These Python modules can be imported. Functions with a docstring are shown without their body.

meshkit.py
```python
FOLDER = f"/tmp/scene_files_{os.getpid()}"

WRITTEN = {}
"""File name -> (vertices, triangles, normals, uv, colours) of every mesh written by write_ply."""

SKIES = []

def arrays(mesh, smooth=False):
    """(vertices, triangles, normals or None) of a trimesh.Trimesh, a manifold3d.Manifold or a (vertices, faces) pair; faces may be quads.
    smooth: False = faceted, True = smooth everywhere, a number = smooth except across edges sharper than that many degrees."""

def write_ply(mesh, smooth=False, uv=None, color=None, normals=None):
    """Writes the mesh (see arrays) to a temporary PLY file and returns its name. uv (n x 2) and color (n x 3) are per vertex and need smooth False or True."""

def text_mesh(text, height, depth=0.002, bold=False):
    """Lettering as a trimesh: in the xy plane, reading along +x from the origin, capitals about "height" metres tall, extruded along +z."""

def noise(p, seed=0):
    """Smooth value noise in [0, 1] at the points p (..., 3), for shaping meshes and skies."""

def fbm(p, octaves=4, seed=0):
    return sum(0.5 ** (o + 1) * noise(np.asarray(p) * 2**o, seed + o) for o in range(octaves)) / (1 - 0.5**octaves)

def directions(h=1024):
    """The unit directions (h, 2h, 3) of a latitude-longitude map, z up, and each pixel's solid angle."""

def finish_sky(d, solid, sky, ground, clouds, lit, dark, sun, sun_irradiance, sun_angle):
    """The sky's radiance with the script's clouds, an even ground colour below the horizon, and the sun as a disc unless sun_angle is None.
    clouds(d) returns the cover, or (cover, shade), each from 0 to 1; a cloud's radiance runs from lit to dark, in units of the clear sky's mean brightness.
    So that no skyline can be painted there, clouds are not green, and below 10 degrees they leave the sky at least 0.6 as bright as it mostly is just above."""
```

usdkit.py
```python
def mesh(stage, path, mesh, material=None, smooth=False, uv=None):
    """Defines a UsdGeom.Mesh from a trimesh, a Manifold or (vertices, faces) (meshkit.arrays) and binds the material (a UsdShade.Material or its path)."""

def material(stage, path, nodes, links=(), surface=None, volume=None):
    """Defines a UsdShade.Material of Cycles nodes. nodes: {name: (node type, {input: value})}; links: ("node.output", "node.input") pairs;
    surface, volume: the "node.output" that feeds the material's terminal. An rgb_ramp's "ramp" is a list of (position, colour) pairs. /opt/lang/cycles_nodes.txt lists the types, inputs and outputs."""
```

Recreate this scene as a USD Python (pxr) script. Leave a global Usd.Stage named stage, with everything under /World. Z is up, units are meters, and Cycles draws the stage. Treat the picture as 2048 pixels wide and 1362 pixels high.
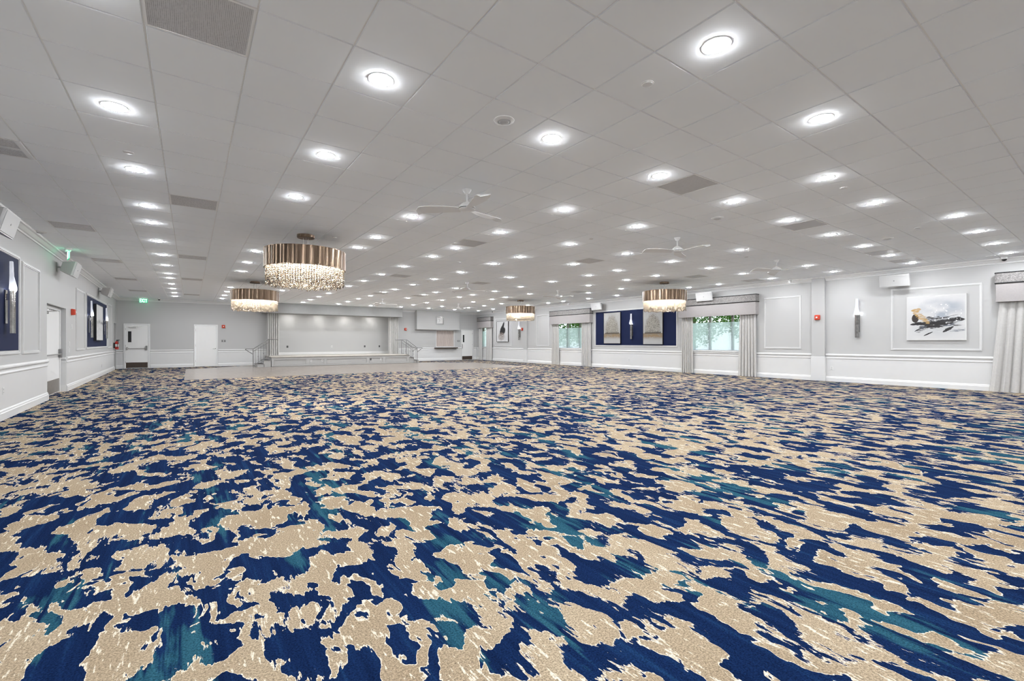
import math, random
import numpy as np, trimesh, manifold3d as m3
import usdkit, meshkit
from shapely.geometry import Polygon
from pxr import Usd, UsdGeom, UsdLux, UsdShade, Gf, Sdf, Vt

random.seed(7)
RNG = np.random.default_rng(11)
stage = Usd.Stage.CreateInMemory()
UsdGeom.SetStageUpAxis(stage, 'Z')
UsdGeom.SetStageMetersPerUnit(stage, 1.0)
W = UsdGeom.Xform.Define(stage, '/World')
stage.SetDefaultPrim(W.GetPrim())

# ------------------------------------------------------------------ camera
FPX, YAW, EYE, CEIL = 900.755, 0.62031, 1.27, 3.426
cam = UsdGeom.Camera.Define(stage, '/World/camera')
cam.CreateHorizontalApertureAttr(36.0)
cam.CreateVerticalApertureAttr(36.0 * 1362 / 2048)
cam.CreateFocalLengthAttr(FPX / 2048 * 36.0)
cam.CreateVerticalApertureOffsetAttr(3.536 / 2048 * 36.0)
cam.CreateClippingRangeAttr(Gf.Vec2f(0.05, 400))
cam.AddTranslateOp().Set(Gf.Vec3d(0, 0, EYE))
cam.AddRotateXYZOp().Set(Gf.Vec3f(90, 0, -math.degrees(YAW)))
cam.CreateExposureAttr(0.0)

# ------------------------------------------------------------------ sky (seen through the windows) and the strength of the lamps
LAMP = 340.0        # radiance of a downlight's lens
dome = UsdLux.DomeLight.Define(stage, '/World/sky')
dome.CreateIntensityAttr(0.72)
dome.CreateColorAttr(Gf.Vec3f(0.86, 0.94, 1.0))
sun = UsdLux.DistantLight.Define(stage, '/World/sun')
sun.CreateIntensityAttr(6.0)
sun.CreateAngleAttr(0.6)
sun.CreateColorAttr(Gf.Vec3f(1.0, 0.95, 0.86))
sun.AddRotateXYZOp().Set(Gf.Vec3f(28, -42, 0))      # high, from behind the building: it lights the trees' near sides

# ------------------------------------------------------------------ helpers: prims
used = {}


def numbered(parent, name):
    k = (str(parent), name)
    n = used.get(k, 0)
    used[k] = n + 1
    return name if n == 0 else '%s_%03d' % (name, n)


def data(p, label=None, cat=None, group=None, kind=None):
    for k, v in (('label', label), ('category', cat), ('group', group), ('kind', kind)):
        if v:
            p.SetCustomDataByKey(k, v)
    return p


def thing(name, label, cat, loc=(0, 0, 0), rotz=0.0, group=None, kind=None):
    x = UsdGeom.Xform.Define(stage, '/World/' + numbered('/World', name))
    x.AddTranslateOp().Set(Gf.Vec3d(*map(float, loc)))
    x.AddRotateZOp().Set(float(rotz))
    return data(x.GetPrim(), label, cat, group, kind)


def path_of(p):
    return p.GetPath() if hasattr(p, 'GetPath') else p


def obj(name, mesh, mat, parent='/World', smooth=False, label=None, cat=None, group=None, kind=None, uv=None):
    parent = str(path_of(parent))
    p = parent + '/' + numbered(parent, name)
    m = usdkit.mesh(stage, p, mesh, mat, smooth=smooth, uv=uv)
    return data(m.GetPrim(), label, cat, group, kind)


def copy_of(src, loc, rotz, label, group=None):
    cd = src.GetCustomData()
    base = src.GetName()
    if base[-3:].isdigit() and base[-4] == '_':
        base = base[:-4]
    r = thing(base, label, cd['category'], loc, rotz, group or cd.get('group'))
    r.GetReferences().AddInternalReference(src.GetPath())
    r.SetInstanceable(True)
    return r


# ------------------------------------------------------------------ helpers: shapes
def cat(*ms):
    return trimesh.util.concatenate([m for m in ms if m is not None])


def box(x0, x1, y0, y1, z0, z1, c=0.0):
    x0, x1 = min(x0, x1), max(x0, x1)
    y0, y1 = min(y0, y1), max(y0, y1)
    z0, z1 = min(z0, z1), max(z0, z1)
    if c <= 0:
        m = trimesh.creation.box((x1 - x0, y1 - y0, z1 - z0))
        m.apply_translation(((x0 + x1) / 2, (y0 + y1) / 2, (z0 + z1) / 2))
        return m
    c = min(c, (x1 - x0) * .45, (y1 - y0) * .45, (z1 - z0) * .45)
    pts = []
    for sx in (0, 1):
        for sy in (0, 1):
            for sz in (0, 1):
                p = [x1 if sx else x0, y1 if sy else y0, z1 if sz else z0]
                d = [-c if sx else c, -c if sy else c, -c if sz else c]
                for k in range(3):
                    q = list(p)
                    for j in range(3):
                        if j != k:
                            q[j] += d[j]
                    pts.append(q)
    return trimesh.convex.convex_hull(np.array(pts))


def hull(pts):
    return trimesh.convex.convex_hull(np.array(pts, float))


def cutbox(outer, holes):
    """A box minus boxes: (x0,x1,y0,y1,z0,z1)."""
    def mf(b):
        return m3.Manifold.cube((b[1] - b[0], b[3] - b[2], b[5] - b[4])).translate((b[0], b[2], b[4]))
    r = mf(outer)
    for h in holes:
        r = r - mf(h)
    mm = r.to_mesh()
    return trimesh.Trimesh(np.array(mm.vert_properties[:, :3]), np.array(mm.tri_verts), process=False)


def lathe(profile, n=32, axis_cap=True):
    """profile: (radius, z) from bottom to top."""
    pr = np.array(profile, float)
    a = np.linspace(0, 2 * np.pi, n, endpoint=False)
    v = np.stack([pr[:, None, 0] * np.cos(a), pr[:, None, 0] * np.sin(a), np.broadcast_to(pr[:, None, 1], (len(pr), n))], -1).reshape(-1, 3)
    f = []
    for i in range(len(pr) - 1):
        for j in range(n):
            a0, a1, b0, b1 = i * n + j, i * n + (j + 1) % n, (i + 1) * n + j, (i + 1) * n + (j + 1) % n
            f += [(a0, a1, b1), (a0, b1, b0)]
    m = trimesh.Trimesh(v, np.array(f), process=True)
    m.update_faces(m.nondegenerate_faces())
    return m


def tube(pts, r, n=8):
    pts = np.array(pts, float)
    out = []
    for a, b in zip(pts[:-1], pts[1:]):
        out.append(trimesh.creation.cylinder(r, segment=(a, b), sections=n))
    for p in pts[1:-1]:
        s = trimesh.creation.icosphere(1, r * 1.01)
        s.apply_translation(p)
        out.append(s)
    return cat(*out)


def cyl(r, a, b, n=20):
    return trimesh.creation.cylinder(r, segment=(np.array(a, float), np.array(b, float)), sections=n)


def extrude_x(poly, x0, x1):
    """Profile of (y, z) points run along x."""
    m = trimesh.creation.extrude_polygon(Polygon(poly), x1 - x0, engine='earcut')
    v = m.vertices.copy()
    m.vertices = np.stack([v[:, 2] + x0, v[:, 0], v[:, 1]], 1)
    m.fix_normals()
    return m


def moved(m, loc=(0, 0, 0), rotz=0):
    m = m.copy()
    if rotz:
        m.apply_transform(trimesh.transformations.rotation_matrix(math.radians(rotz), (0, 0, 1)))
    m.apply_translation(loc)
    return m


def rot(m, ang, axis, at=(0, 0, 0)):
    m = m.copy()
    m.apply_transform(trimesh.transformations.rotation_matrix(math.radians(ang), axis, at))
    return m


# ------------------------------------------------------------------ helpers: materials
def lin(r, g, b):
    return tuple(((c / 255) / 12.92 if c / 255 <= .04045 else (((c / 255) + .055) / 1.055) ** 2.4) for c in (r, g, b))


MAT = {}


def pm(name, col, rough=.5, metal=0., var=.03, scale=6., bump=0., bscale=60., **kw):
    """Principled material whose colour wavers a little with an object-space noise."""
    if name in MAT:
        return MAT[name]
    col = np.array(col, float)
    nodes = {'tc': ('texture_coordinate', {}), 'n': ('noise_texture', {'scale': scale, 'detail': 3.}),
             'r': ('rgb_ramp', {'ramp': [(0.25, tuple(col * (1 - var))), (0.75, tuple(np.minimum(col * (1 + var), 1)))]}),
             'p': ('principled_bsdf', {'roughness': rough, 'metallic': metal, **kw})}
    links = [('tc.object', 'n.vector'), ('n.fac', 'r.fac'), ('r.color', 'p.base_color')]
    if bump:
        nodes['n2'] = ('noise_texture', {'scale': bscale, 'detail': 4.})
        nodes['b'] = ('bump', {'strength': bump, 'distance': .01})
        links += [('tc.object', 'n2.vector'), ('n2.fac', 'b.height'), ('b.normal', 'p.normal')]
    MAT[name] = usdkit.material(stage, '/World/Looks/' + name, nodes, links, surface='p.BSDF')
    return MAT[name]


def emit(name, col, strength):
    if name not in MAT:
        MAT[name] = usdkit.material(stage, '/World/Looks/' + name, {'e': ('emission', {'color': col, 'strength': strength})}, [], surface='e.emission')
    return MAT[name]


M_wall = pm('wall_paint', (.475, .475, .47), .55, var=.008, scale=1.2, bump=.015, bscale=160)
M_white = pm('white_gloss_paint', (.66, .66, .655), .35, var=.01, bump=.03, bscale=90)
M_frame = pm('panel_moulding_paint', (.63, .63, .625), .4, var=.01)
M_trim = pm('white_trim_paint', (.71, .71, .705), .32, var=.01)
M_tile = pm('ceiling_tile_white', (.915, .945, .972), .85, var=.006, scale=9, bump=.06, bscale=300)
M_grid = pm('ceiling_grid_white', (.86, .86, .855), .5, var=.01)
M_navy = pm('navy_wall_paint', (.0125, .0185, .056), .6, var=.08, scale=2, specular_ior_level=.08)
M_door = pm('white_door_paint', (.80, .80, .79), .3, var=.01)
M_header = pm('header_grey_paint', (.27, .27, .265), .5, var=.03)
M_stage = pm('stage_grey_paint', (.40, .395, .385), .4, var=.03)
M_stagetop = pm('stage_floor_tan', (.50, .47, .42), .5, var=.08, scale=4)
M_bronze = pm('brown_kick_plate', (.075, .055, .043), .38, .4, var=.15, scale=14)
M_kick = pm('steel_kick_plate', (.30, .28, .255), .35, .7, var=.1, scale=12)
M_chrome = pm('chrome', (.78, .78, .78), .08, 1., var=.02)
M_steel = pm('satin_steel', (.50, .49, .48), .3, 1., var=.05)
M_rail = pm('grey_metal_rail', (.24, .24, .235), .4, .6, var=.08)
M_dark = pm('dark_rubber', (.012, .012, .013), .5, var=.1)
M_black = pm('black_frame', (.006, .006, .007), .4, var=.1)
M_red = pm('red_enamel', (.50, .022, .012), .35, var=.06)
M_red2 = pm('fire_red_paint', (.58, .05, .018), .35, var=.05)
M_speaker = pm('speaker_white', (.56, .56, .555), .5, var=.02)
M_spgrille = pm('speaker_grille', (.50, .50, .495), .6, var=.02)
M_plate = pm('ivory_plate', (.70, .70, .685), .35, var=.01)
M_grey = pm('grey_plate', (.20, .20, .20), .4, var=.05)
M_curtain = pm('grey_curtain_cloth', (.52, .51, .495), .85, var=.05, scale=20, bump=.15, bscale=300, sheen_weight=.15)
M_valance = pm('valance_linen', (.355, .335, .33), .8, var=.04, scale=30, bump=.15, bscale=260)
M_fan = pm('fan_white', (.78, .78, .775), .4, var=.01)
M_window = pm('window_aluminium', (.20, .19, .17), .45, .3, var=.05)
M_frost = pm('frosted_glass_shade', (.86, .86, .88), .4, var=.02, subsurface_weight=.0)
M_bark = pm('bark', (.12, .08, .05), .9, var=.3, scale=8)
M_leaf = usdkit.material(stage, '/World/Looks/leaf_green', {
    'o': ('geometry', {}), 'r': ('rgb_ramp', {'ramp': [(0., (.07, .17, .03)), (1., (.26, .42, .10))]}),
    'd': ('diffuse_bsdf', {}), 't': ('translucent_bsdf', {}), 'm': ('mix_closure', {'fac': .5})},
    [('o.random_per_island', 'r.fac'), ('r.color', 'd.color'), ('r.color', 't.color'), ('d.BSDF', 'm.closure1'), ('t.BSDF', 'm.closure2')], surface='m.closure')
M_grass = pm('lawn', (.18, .32, .07), .9, var=.3, scale=3)
M_lens = emit('downlight_lens', (.962, .986, 1.022), LAMP)
M_bulb = emit('sconce_bulb', (.93, .97, 1.0), 30.0)
M_mirror = pm('darkened_mirror', (.42, .41, .40), .1, 1., var=.35, scale=14)  # chrome with the dark reflections of the sconce bodies put into its colour
M_glow = emit('chandelier_glow', (1.0, .93, .80), 34.0)
M_exit = emit('exit_letters', (.45, 1.0, .68), 5.0)
M_centre = pm('grille_light_grey', (.50, .50, .50), .5)
M_strobe = pm('strobe_lens', (.85, .8, .78), .2, var=.02)

M_glass = usdkit.material(stage, '/World/Looks/window_glass', {
    't': ('transparent_bsdf', {'color': (.96, .98, .97)}), 'g': ('glossy_bsdf', {'color': (1, 1, 1), 'roughness': .02}),
    'f': ('layer_weight', {'blend': .5}), 'w': ('math', {'math_type': 'power', 'value2': 4.}), 'k': ('math', {'math_type': 'multiply_add', 'value2': .8, 'value3': .04}),
    'm': ('mix_closure', {})}, [('f.facing', 'w.value1'), ('w.value', 'k.value1'), ('k.value', 'm.fac'), ('t.BSDF', 'm.closure1'), ('g.BSDF', 'm.closure2')], surface='m.closure')
M_shade = usdkit.material(stage, '/World/Looks/roller_screen', {
    't': ('transparent_bsdf', {'color': (1, 1, 1)}), 'd': ('translucent_bsdf', {'color': (.80, .86, .92)}),
    'm': ('mix_closure', {'fac': .5})}, [('t.BSDF', 'm.closure1'), ('d.BSDF', 'm.closure2')], surface='m.closure')
M_exitplate = usdkit.material(stage, '/World/Looks/exit_plate', {
    't': ('transparent_bsdf', {'color': (.75, .95, .85)}), 'g': ('emission', {'color': (.06, .75, .36), 'strength': .9}),
    'm': ('mix_closure', {'fac': .55})}, [('t.BSDF', 'm.closure1'), ('g.emission', 'm.closure2')], surface='m.closure')
# crystal beads: part clear glitter, part milky, as cheap to trace as paint
M_crystal = usdkit.material(stage, '/World/Looks/crystal', {
    'o': ('geometry', {}), 'r': ('rgb_ramp', {'ramp': [(0., (.08, .05, .03)), (.20, (.25, .18, .11)), (.27, (.92, .86, .74)), (1., (1., .97, .90))]}),  # dark and bright bead colours stand in for the sparkle
    'd': ('translucent_bsdf', {}), 'g': ('glossy_bsdf', {'color': (1, .97, .92), 'roughness': .08}), 'm': ('mix_closure', {'fac': .42}),
    't': ('transparent_bsdf', {'color': (1, .97, .92)}), 'm2': ('mix_closure', {'fac': .3})},
    [('o.random_per_island', 'r.fac'), ('r.color', 'd.color'), ('d.BSDF', 'm.closure1'), ('g.BSDF', 'm.closure2'), ('m.closure', 'm2.closure1'), ('t.BSDF', 'm2.closure2')], surface='m2.closure')
M_brass = usdkit.material(stage, '/World/Looks/brushed_bronze', {
    'tc': ('texture_coordinate', {}), 'mp': ('mapping', {'scale': (14, 14, .6)}), 'n': ('noise_texture', {'scale': 3., 'detail': 3.}),
    'r': ('rgb_ramp', {'ramp': [(.3, (.175, .125, .088)), (.7, (.255, .185, .132))]}),
    'tg': ('tangent', {'direction_type': 'radial', 'axis': 'z'}),
    'p': ('principled_bsdf', {'metallic': 1., 'roughness': .34, 'anisotropic': .93, 'anisotropic_rotation': .25})},
    [('tc.object', 'mp.vector'), ('mp.vector', 'n.vector'), ('n.fac', 'r.fac'), ('r.color', 'p.base_color'), ('tg.tangent', 'p.tangent')], surface='p.BSDF')
M_perf = usdkit.material(stage, '/World/Looks/perforated_grille', {
    'tc': ('texture_coordinate', {}), 'v': ('voronoi_texture', {'scale': 95., 'randomness': 0.12}),
    'r': ('rgb_ramp', {'ramp': [(.0, (.06, .06, .065)), (.36, (.09, .09, .095)), (.46, (.62, .62, .63)), (1., (.68, .68, .69))]}),
    'p': ('principled_bsdf', {'roughness': .5})}, [('tc.object', 'v.vector'), ('v.distance', 'r.fac'), ('r.color', 'p.base_color')], surface='p.BSDF')
M_damask = usdkit.material(stage, '/World/Looks/valance_damask', {
    'tc': ('texture_coordinate', {}), 'mp': ('mapping', {'scale': (5., 5., 5.)}), 'n': ('noise_texture', {'scale': 4., 'detail': 5., 'distortion': 2.5}),
    'r': ('rgb_ramp', {'ramp': [(.38, (.15, .14, .137)), (.52, (.21, .20, .195)), (.6, (.31, .295, .285))]}),
    'p': ('principled_bsdf', {'roughness': .6})}, [('tc.object', 'mp.vector'), ('mp.vector', 'n.vector'), ('n.fac', 'r.fac'), ('r.color', 'p.base_color')], surface='p.BSDF')
M_wood = usdkit.material(stage, '/World/Looks/dance_floor_wood', {
    'g': ('geometry', {}), 'mp': ('mapping', {'scale': (1.2, .25, 1.)}), 'n': ('noise_texture', {'scale': 6., 'detail': 6.}),
    'r': ('rgb_ramp', {'ramp': [(.3, (.215, .18, .15)), (.7, (.275, .235, .20))]}),
    'b': ('brick_texture', {'scale': 1., 'mortar_size': .0025, 'brick_width': .9, 'row_height': .3, 'color1': (1, 1, 1), 'color2': (.9, .9, .9), 'mortar': (.55, .5, .45)}),
    'mx': ('mix_color', {'blend_type': 'multiply', 'fac': 1.}),
    'p': ('principled_bsdf', {'roughness': .2, 'specular_ior_level': .3})},
    [('g.position', 'mp.vector'), ('mp.vector', 'n.vector'), ('n.fac', 'r.fac'), ('g.position', 'b.vector'), ('r.color', 'mx.a'), ('b.color', 'mx.b'), ('mx.result', 'p.base_color')], surface='p.BSDF')
M_hatch = usdkit.material(stage, '/World/Looks/hatch_wood', {
    'tc': ('texture_coordinate', {}), 'mp': ('mapping', {'scale': (14., 2., 1.)}), 'n': ('noise_texture', {'scale': 4., 'detail': 4.}),
    'r': ('rgb_ramp', {'ramp': [(.3, (.44, .37, .34)), (.7, (.54, .47, .43))]}), 'p': ('principled_bsdf', {'roughness': .45})},
    [('tc.object', 'mp.vector'), ('mp.vector', 'n.vector'), ('n.fac', 'r.fac'), ('r.color', 'p.base_color')], surface='p.BSDF')


def carpet_material():
    n, l = {}, []

    def add(name, kind, **kw):
        n[name] = (kind, kw)
        return name

    def link(a, b):
        l.append((a, b))

    add('g', 'geometry')
    # domain warp so that blots swirl
    add('wn', 'noise_texture', scale=3.2, detail=2.)
    add('wc', 'vector_math', math_type='subtract', vector2=(.5, .5, .5))
    add('ws', 'vector_math', math_type='scale', scale=.22)
    add('wa', 'vector_math', math_type='add')
    link('g.position', 'wn.vector'); link('wn.color', 'wc.vector1'); link('wc.vector', 'ws.vector1'); link('ws.vector', 'wa.vector1'); link('g.position', 'wa.vector2')

    def noise(name, sx, sy, detail, rough=.5, dist=0., off=0., warp=True):
        add(name + 'm', 'mapping', scale=(sx, sy, 1.), location=(off, off * .7, off * .3))
        add(name, 'noise_texture', scale=1., detail=float(detail), roughness=rough, distortion=dist)
        link('wa.vector' if warp else 'g.position', name + 'm.vector'); link(name + 'm.vector', name + '.vector')
        return name + '.fac'

    def mul(name, a, k, b=None, c=0.):
        add(name, 'math', math_type='multiply_add', value2=float(k), value3=float(c))
        link(a, name + '.value1')
        if b:
            link(b, name + '.value3')
        return name + '.value'

    A = noise('A', 5.6, 3.6, 3.5, .50, .35, 3.)
    Rg = noise('R', 44., 8., 4., .65, 0., 9., warp=False)     # ragged brush edges, drawn along the room
    Z = noise('Z', 2.2, 1.3, 2., .5, 0., 31.)                   # where edges are ragged
    St = noise('S', 13., 1.9, 4., .6, .1, 17.)                 # strokes
    # field = A + .3*strokes + ragged
    f0 = mul('f0', noise('L', .62, .40, 2., .5, 0., 63.), .22, A)
    f1 = mul('f1', St, .34, f0)
    add('zr', 'map_range', from_min=.40, from_max=.60, to_min=.02, to_max=.36, clamp=True); link(Z, 'zr.value')
    add('rm', 'math', math_type='subtract', value2=.5); link(Rg, 'rm.value1')
    add('rz', 'math', math_type='multiply'); link('rm.value', 'rz.value1'); link('zr.result', 'rz.value2')
    add('f', 'math', math_type='add'); link(f1, 'f.value1'); link('rz.value', 'f.value2')
    T = .787
    add('beige_on', 'map_range', from_min=T, from_max=T + .006, to_min=0., to_max=1., clamp=True); link('f.value', 'beige_on.value')
    add('inner', 'map_range', from_min=T + .010, from_max=T + .020, to_min=0., to_max=1., clamp=True); link('f.value', 'inner.value')
    # cream flecks in the beige, navy flecks near ragged places
    Fk = noise('F', 50., 9., 3., .6, 0., 51., warp=False)
    add('fl', 'map_range', from_min=.60, from_max=.64, to_min=0., to_max=.85, clamp=True); link(Fk, 'fl.value')
    # teal washes
    Te = noise('T', 2.6, .75, 4., .6, .0, 77., warp=False)
    Ts = noise('U', 26., 1.3, 3., .6, 0., 91., warp=False)
    te = mul('te', Ts, .30, Te)
    add('teal_on', 'map_range', from_min=.715, from_max=.76, to_min=0., to_max=1., clamp=True); link(te, 'teal_on.value')
    add('bl', 'rgb_ramp', ramp=[(.3, (.0034, .0105, .040)), (.55, (.0054, .0165, .060)), (.75, (.0090, .032, .090))]); link(Ts, 'bl.fac')
    add('tl', 'rgb_ramp', ramp=[(.3, (.0100, .046, .078)), (.7, (.022, .082, .118))]); link(Ts, 'tl.fac')
    add('c1', 'mix_color'); link('teal_on.result', 'c1.fac'); link('bl.color', 'c1.a'); link('tl.color', 'c1.b')
    # beige with cream rim and flecks
    add('be', 'rgb_ramp', ramp=[(.3, (.28, .215, .143)), (.7, (.355, .285, .198))]); link(Z, 'be.fac')
    add('c2', 'mix_color', b=(.66, .59, .47)); link('fl.result', 'c2.fac'); link('be.color', 'c2.a')
    add('c3', 'mix_color', a=(.66, .59, .47)); link('inner.result', 'c3.fac'); link('c2.result', 'c3.b')
    add('c4', 'mix_color'); link('beige_on.result', 'c4.fac'); link('c1.result', 'c4.a'); link('c3.result', 'c4.b')
    # tufted pile
    add('pl', 'noise_texture', scale=120., detail=3., roughness=.75); link('g.position', 'pl.vector')
    add('pr', 'map_range', from_min=.32, from_max=.68, to_min=.42, to_max=1.5, clamp=True); link('pl.fac', 'pr.value')
    add('c5', 'vector_math', math_type='scale'); link('c4.result', 'c5.vector1'); link('pr.result', 'c5.scale')
    add('hh', 'math', math_type='multiply_add', value2=.8); link('inner.result', 'hh.value1'); link('pl.fac', 'hh.value3')
    add('bp', 'bump', strength=.5, distance=.006); link('pl.fac', 'bp.height')
    add('p', 'principled_bsdf', roughness=1., specular_ior_level=.02)
    link('c5.vector', 'p.base_color'); link('bp.normal', 'p.normal')
    n.pop('hh'); l[:] = [x for x in l if 'hh.' not in x[0] and 'hh.' not in x[1]]
    return usdkit.material(stage, '/World/Looks/carpet', n, l, surface='p.BSDF')


M_carpet = carpet_material()
M_art = usdkit.material(stage, '/World/Looks/painted_canvas', {'a': ('attribute', {'attribute': 'art'}), 'p': ('principled_bsdf', {'roughness': .5})}, [('a.color', 'p.base_color')], surface='p.BSDF')

# ------------------------------------------------------------------ the walls' own frames: local x along the wall (to the left as one faces it), y into the room, z up
LX0, LK = -2.285, -.0206
RX0, RK = 16.897, .0082
YF, YN = 28.433, -4.5


def on_wall(side, a, z=0., n=0.):
    """World place and turn of a point on a wall. a: y on the side walls, x on the far wall."""
    if side == 'far':
        return (a, YF - n, z), 180.
    if side == 'left':
        l = math.hypot(1, LK)
        return (LX0 + LK * a + n / l, a - n * LK / l, z), math.degrees(math.atan2(-1, -LK))
    l = math.hypot(1, RK)
    return (RX0 + RK * a - n / l, a + n * RK / l, z), math.degrees(math.atan2(1, RK))


def along(side, a0, a1):
    """Local x range, about a's middle, of the stretch a0..a1, and the middle."""
    return (a0 + a1) / 2, abs(a1 - a0) / 2


# ------------------------------------------------------------------ floor
DF = Polygon([(-.17, 18.62), (14.2, 18.75), (14.45, 24.4), (12.2, 26.02), (10.88, 26.02), (3.4, 26.02), (3.4, 27.4), (2.3, 28.05), (1.75, 27.5), (-.17, 25.95)])
room = Polygon([(-3.9, YN - .2), (17.6, YN - .2), (17.6, 29.3), (-3.9, 29.3)])
fm = trimesh.creation.extrude_polygon(room.difference(DF), .12, engine='earcut')
fm.apply_translation((0, 0, -.12))
obj('floor', fm, M_carpet, label='wall-to-wall carpet in navy, teal and beige brush strokes', cat='carpet floor', kind='structure')
dm = trimesh.creation.extrude_polygon(DF, .125, engine='earcut')
dm.apply_translation((0, 0, -.12))
obj('dance_floor', dm, M_wood, label='glossy pale wooden dance floor laid in the carpet before the stage', cat='dance floor')

# ------------------------------------------------------------------ walls
WT = .28


def wall(side, a0, a1, holes, name, label, wains, z1=CEIL + .05):
    """Grey upper wall with openings (a0,a1,z0,z1) and glossy white wainscot stretches below the rail."""
    mid, h = along(side, a0, a1)
    loc, r = on_wall(side, mid)
    sgn = {'far': -1, 'left': -1, 'right': 1, 'near': -1}[side]
    t = thing(name, label, 'wall', loc, r, kind='structure')
    hs = [(min(sgn * (q[0] - mid), sgn * (q[1] - mid)), max(sgn * (q[0] - mid), sgn * (q[1] - mid)), -WT - .1, .1, q[2], q[3]) for q in holes]
    obj('wall_paint', cutbox((-h, h, -WT, 0., -.1, z1), hs), M_wall, t)
    for b0, b1 in wains:
        x0, x1 = sorted((sgn * (b0 - mid), sgn * (b1 - mid)))
        obj('wainscot', box(x0, x1, 0., .006, .0, .80), M_white, t)
    return t, mid, sgn


WIN = [(27.05, 1.70, 'far right corner'), (18.25, 2.9, ''), (9.77, 2.9, ''), (.75, 2.6, '')]
rw_holes = [(27.75, 26.45, .92, 2.75), (19.62, 16.86, .92, 2.75), (11.15, 8.40, .92, 2.75), (1.9, -.6, .92, 2.75)]
wr, mid_r, _ = wall('right', YN, YF + .1, rw_holes, 'wall_right', 'long light grey wall with windows on the right, white below its rail', [(YN, YF)])
lw_holes = [(14.05, 16.2, -.05, 2.14), (27.45, 28.36, -.05, 2.16)]
wl, mid_l, _ = wall('left', YN, YF + .1, lw_holes, 'wall_left', 'light grey wall with navy panels on the left, white below its rail', [(YN, 14.05), (16.2, 27.45)])
fw_holes = [(-2.545, -1.675, -.05, 2.11), (.215, 1.125, -.05, 2.13), (4.0, 10.75, .3, 2.98), (13.83, 15.29, .93, 2.13), (15.885, 16.775, -.05, 2.11)]
wf, mid_f, _ = wall('far', -3.8, 17.6, fw_holes, 'wall_far', 'light grey end wall around the stage opening, white below its rail',
                    [(-3.1, -2.62), (-1.60, .14), (1.20, 4.0), (10.75, 15.81), (16.85, 17.1)])
obj('wall_near', box(-3.2, 17.4, YN - .3, YN, -.1, CEIL + .05), M_wall, label='plain light grey wall behind the camera', cat='wall', kind='structure')
# pilasters on the right wall
for a0, a1 in ((22.22, 22.58), (6.03, 6.42)):
    x0, x1 = a0 - mid_r, a1 - mid_r
    obj('pilaster', box(x0, x1, .0, .085, 0., CEIL - .0, .008), M_wall, wr)
    obj('pilaster_base', box(x0 - .012, x1 + .012, .004, .10, 0., .80, .006), M_white, wr)

# baseboards, chair rails, crowns
BASE = [(0, 0), (.034, 0), (.034, .115), (.026, .125), (.022, .15), (.010, .168), (0, .172)]
RAIL = [(0, .742), (.016, .742), (.022, .755), (.016, .772), (.010, .785), (.010, .815), (.030, .828), (.042, .845), (.042, .868), (.026, .885), (.010, .895), (0, .895)]
CROWN = [(0, 3.285), (.018, 3.285), (.022, 3.315), (.040, 3.325), (.085, 3.375), (.115, 3.385), (.125, 3.405), (.125, CEIL + .01), (0, CEIL + .01)]


def run(side, prof, spans, name, label, cat_, mat=None):
    for k, (b0, b1) in enumerate(spans):
        m_, h = along(side, b0, b1)
        loc, r = on_wall(side, m_)
        t = thing(name if isinstance(name, str) else name[0], label[k] if isinstance(label, list) else label, cat_, loc, r, kind='structure')
        obj('moulding', extrude_x(prof, -h, h), mat or M_trim, t)


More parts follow.
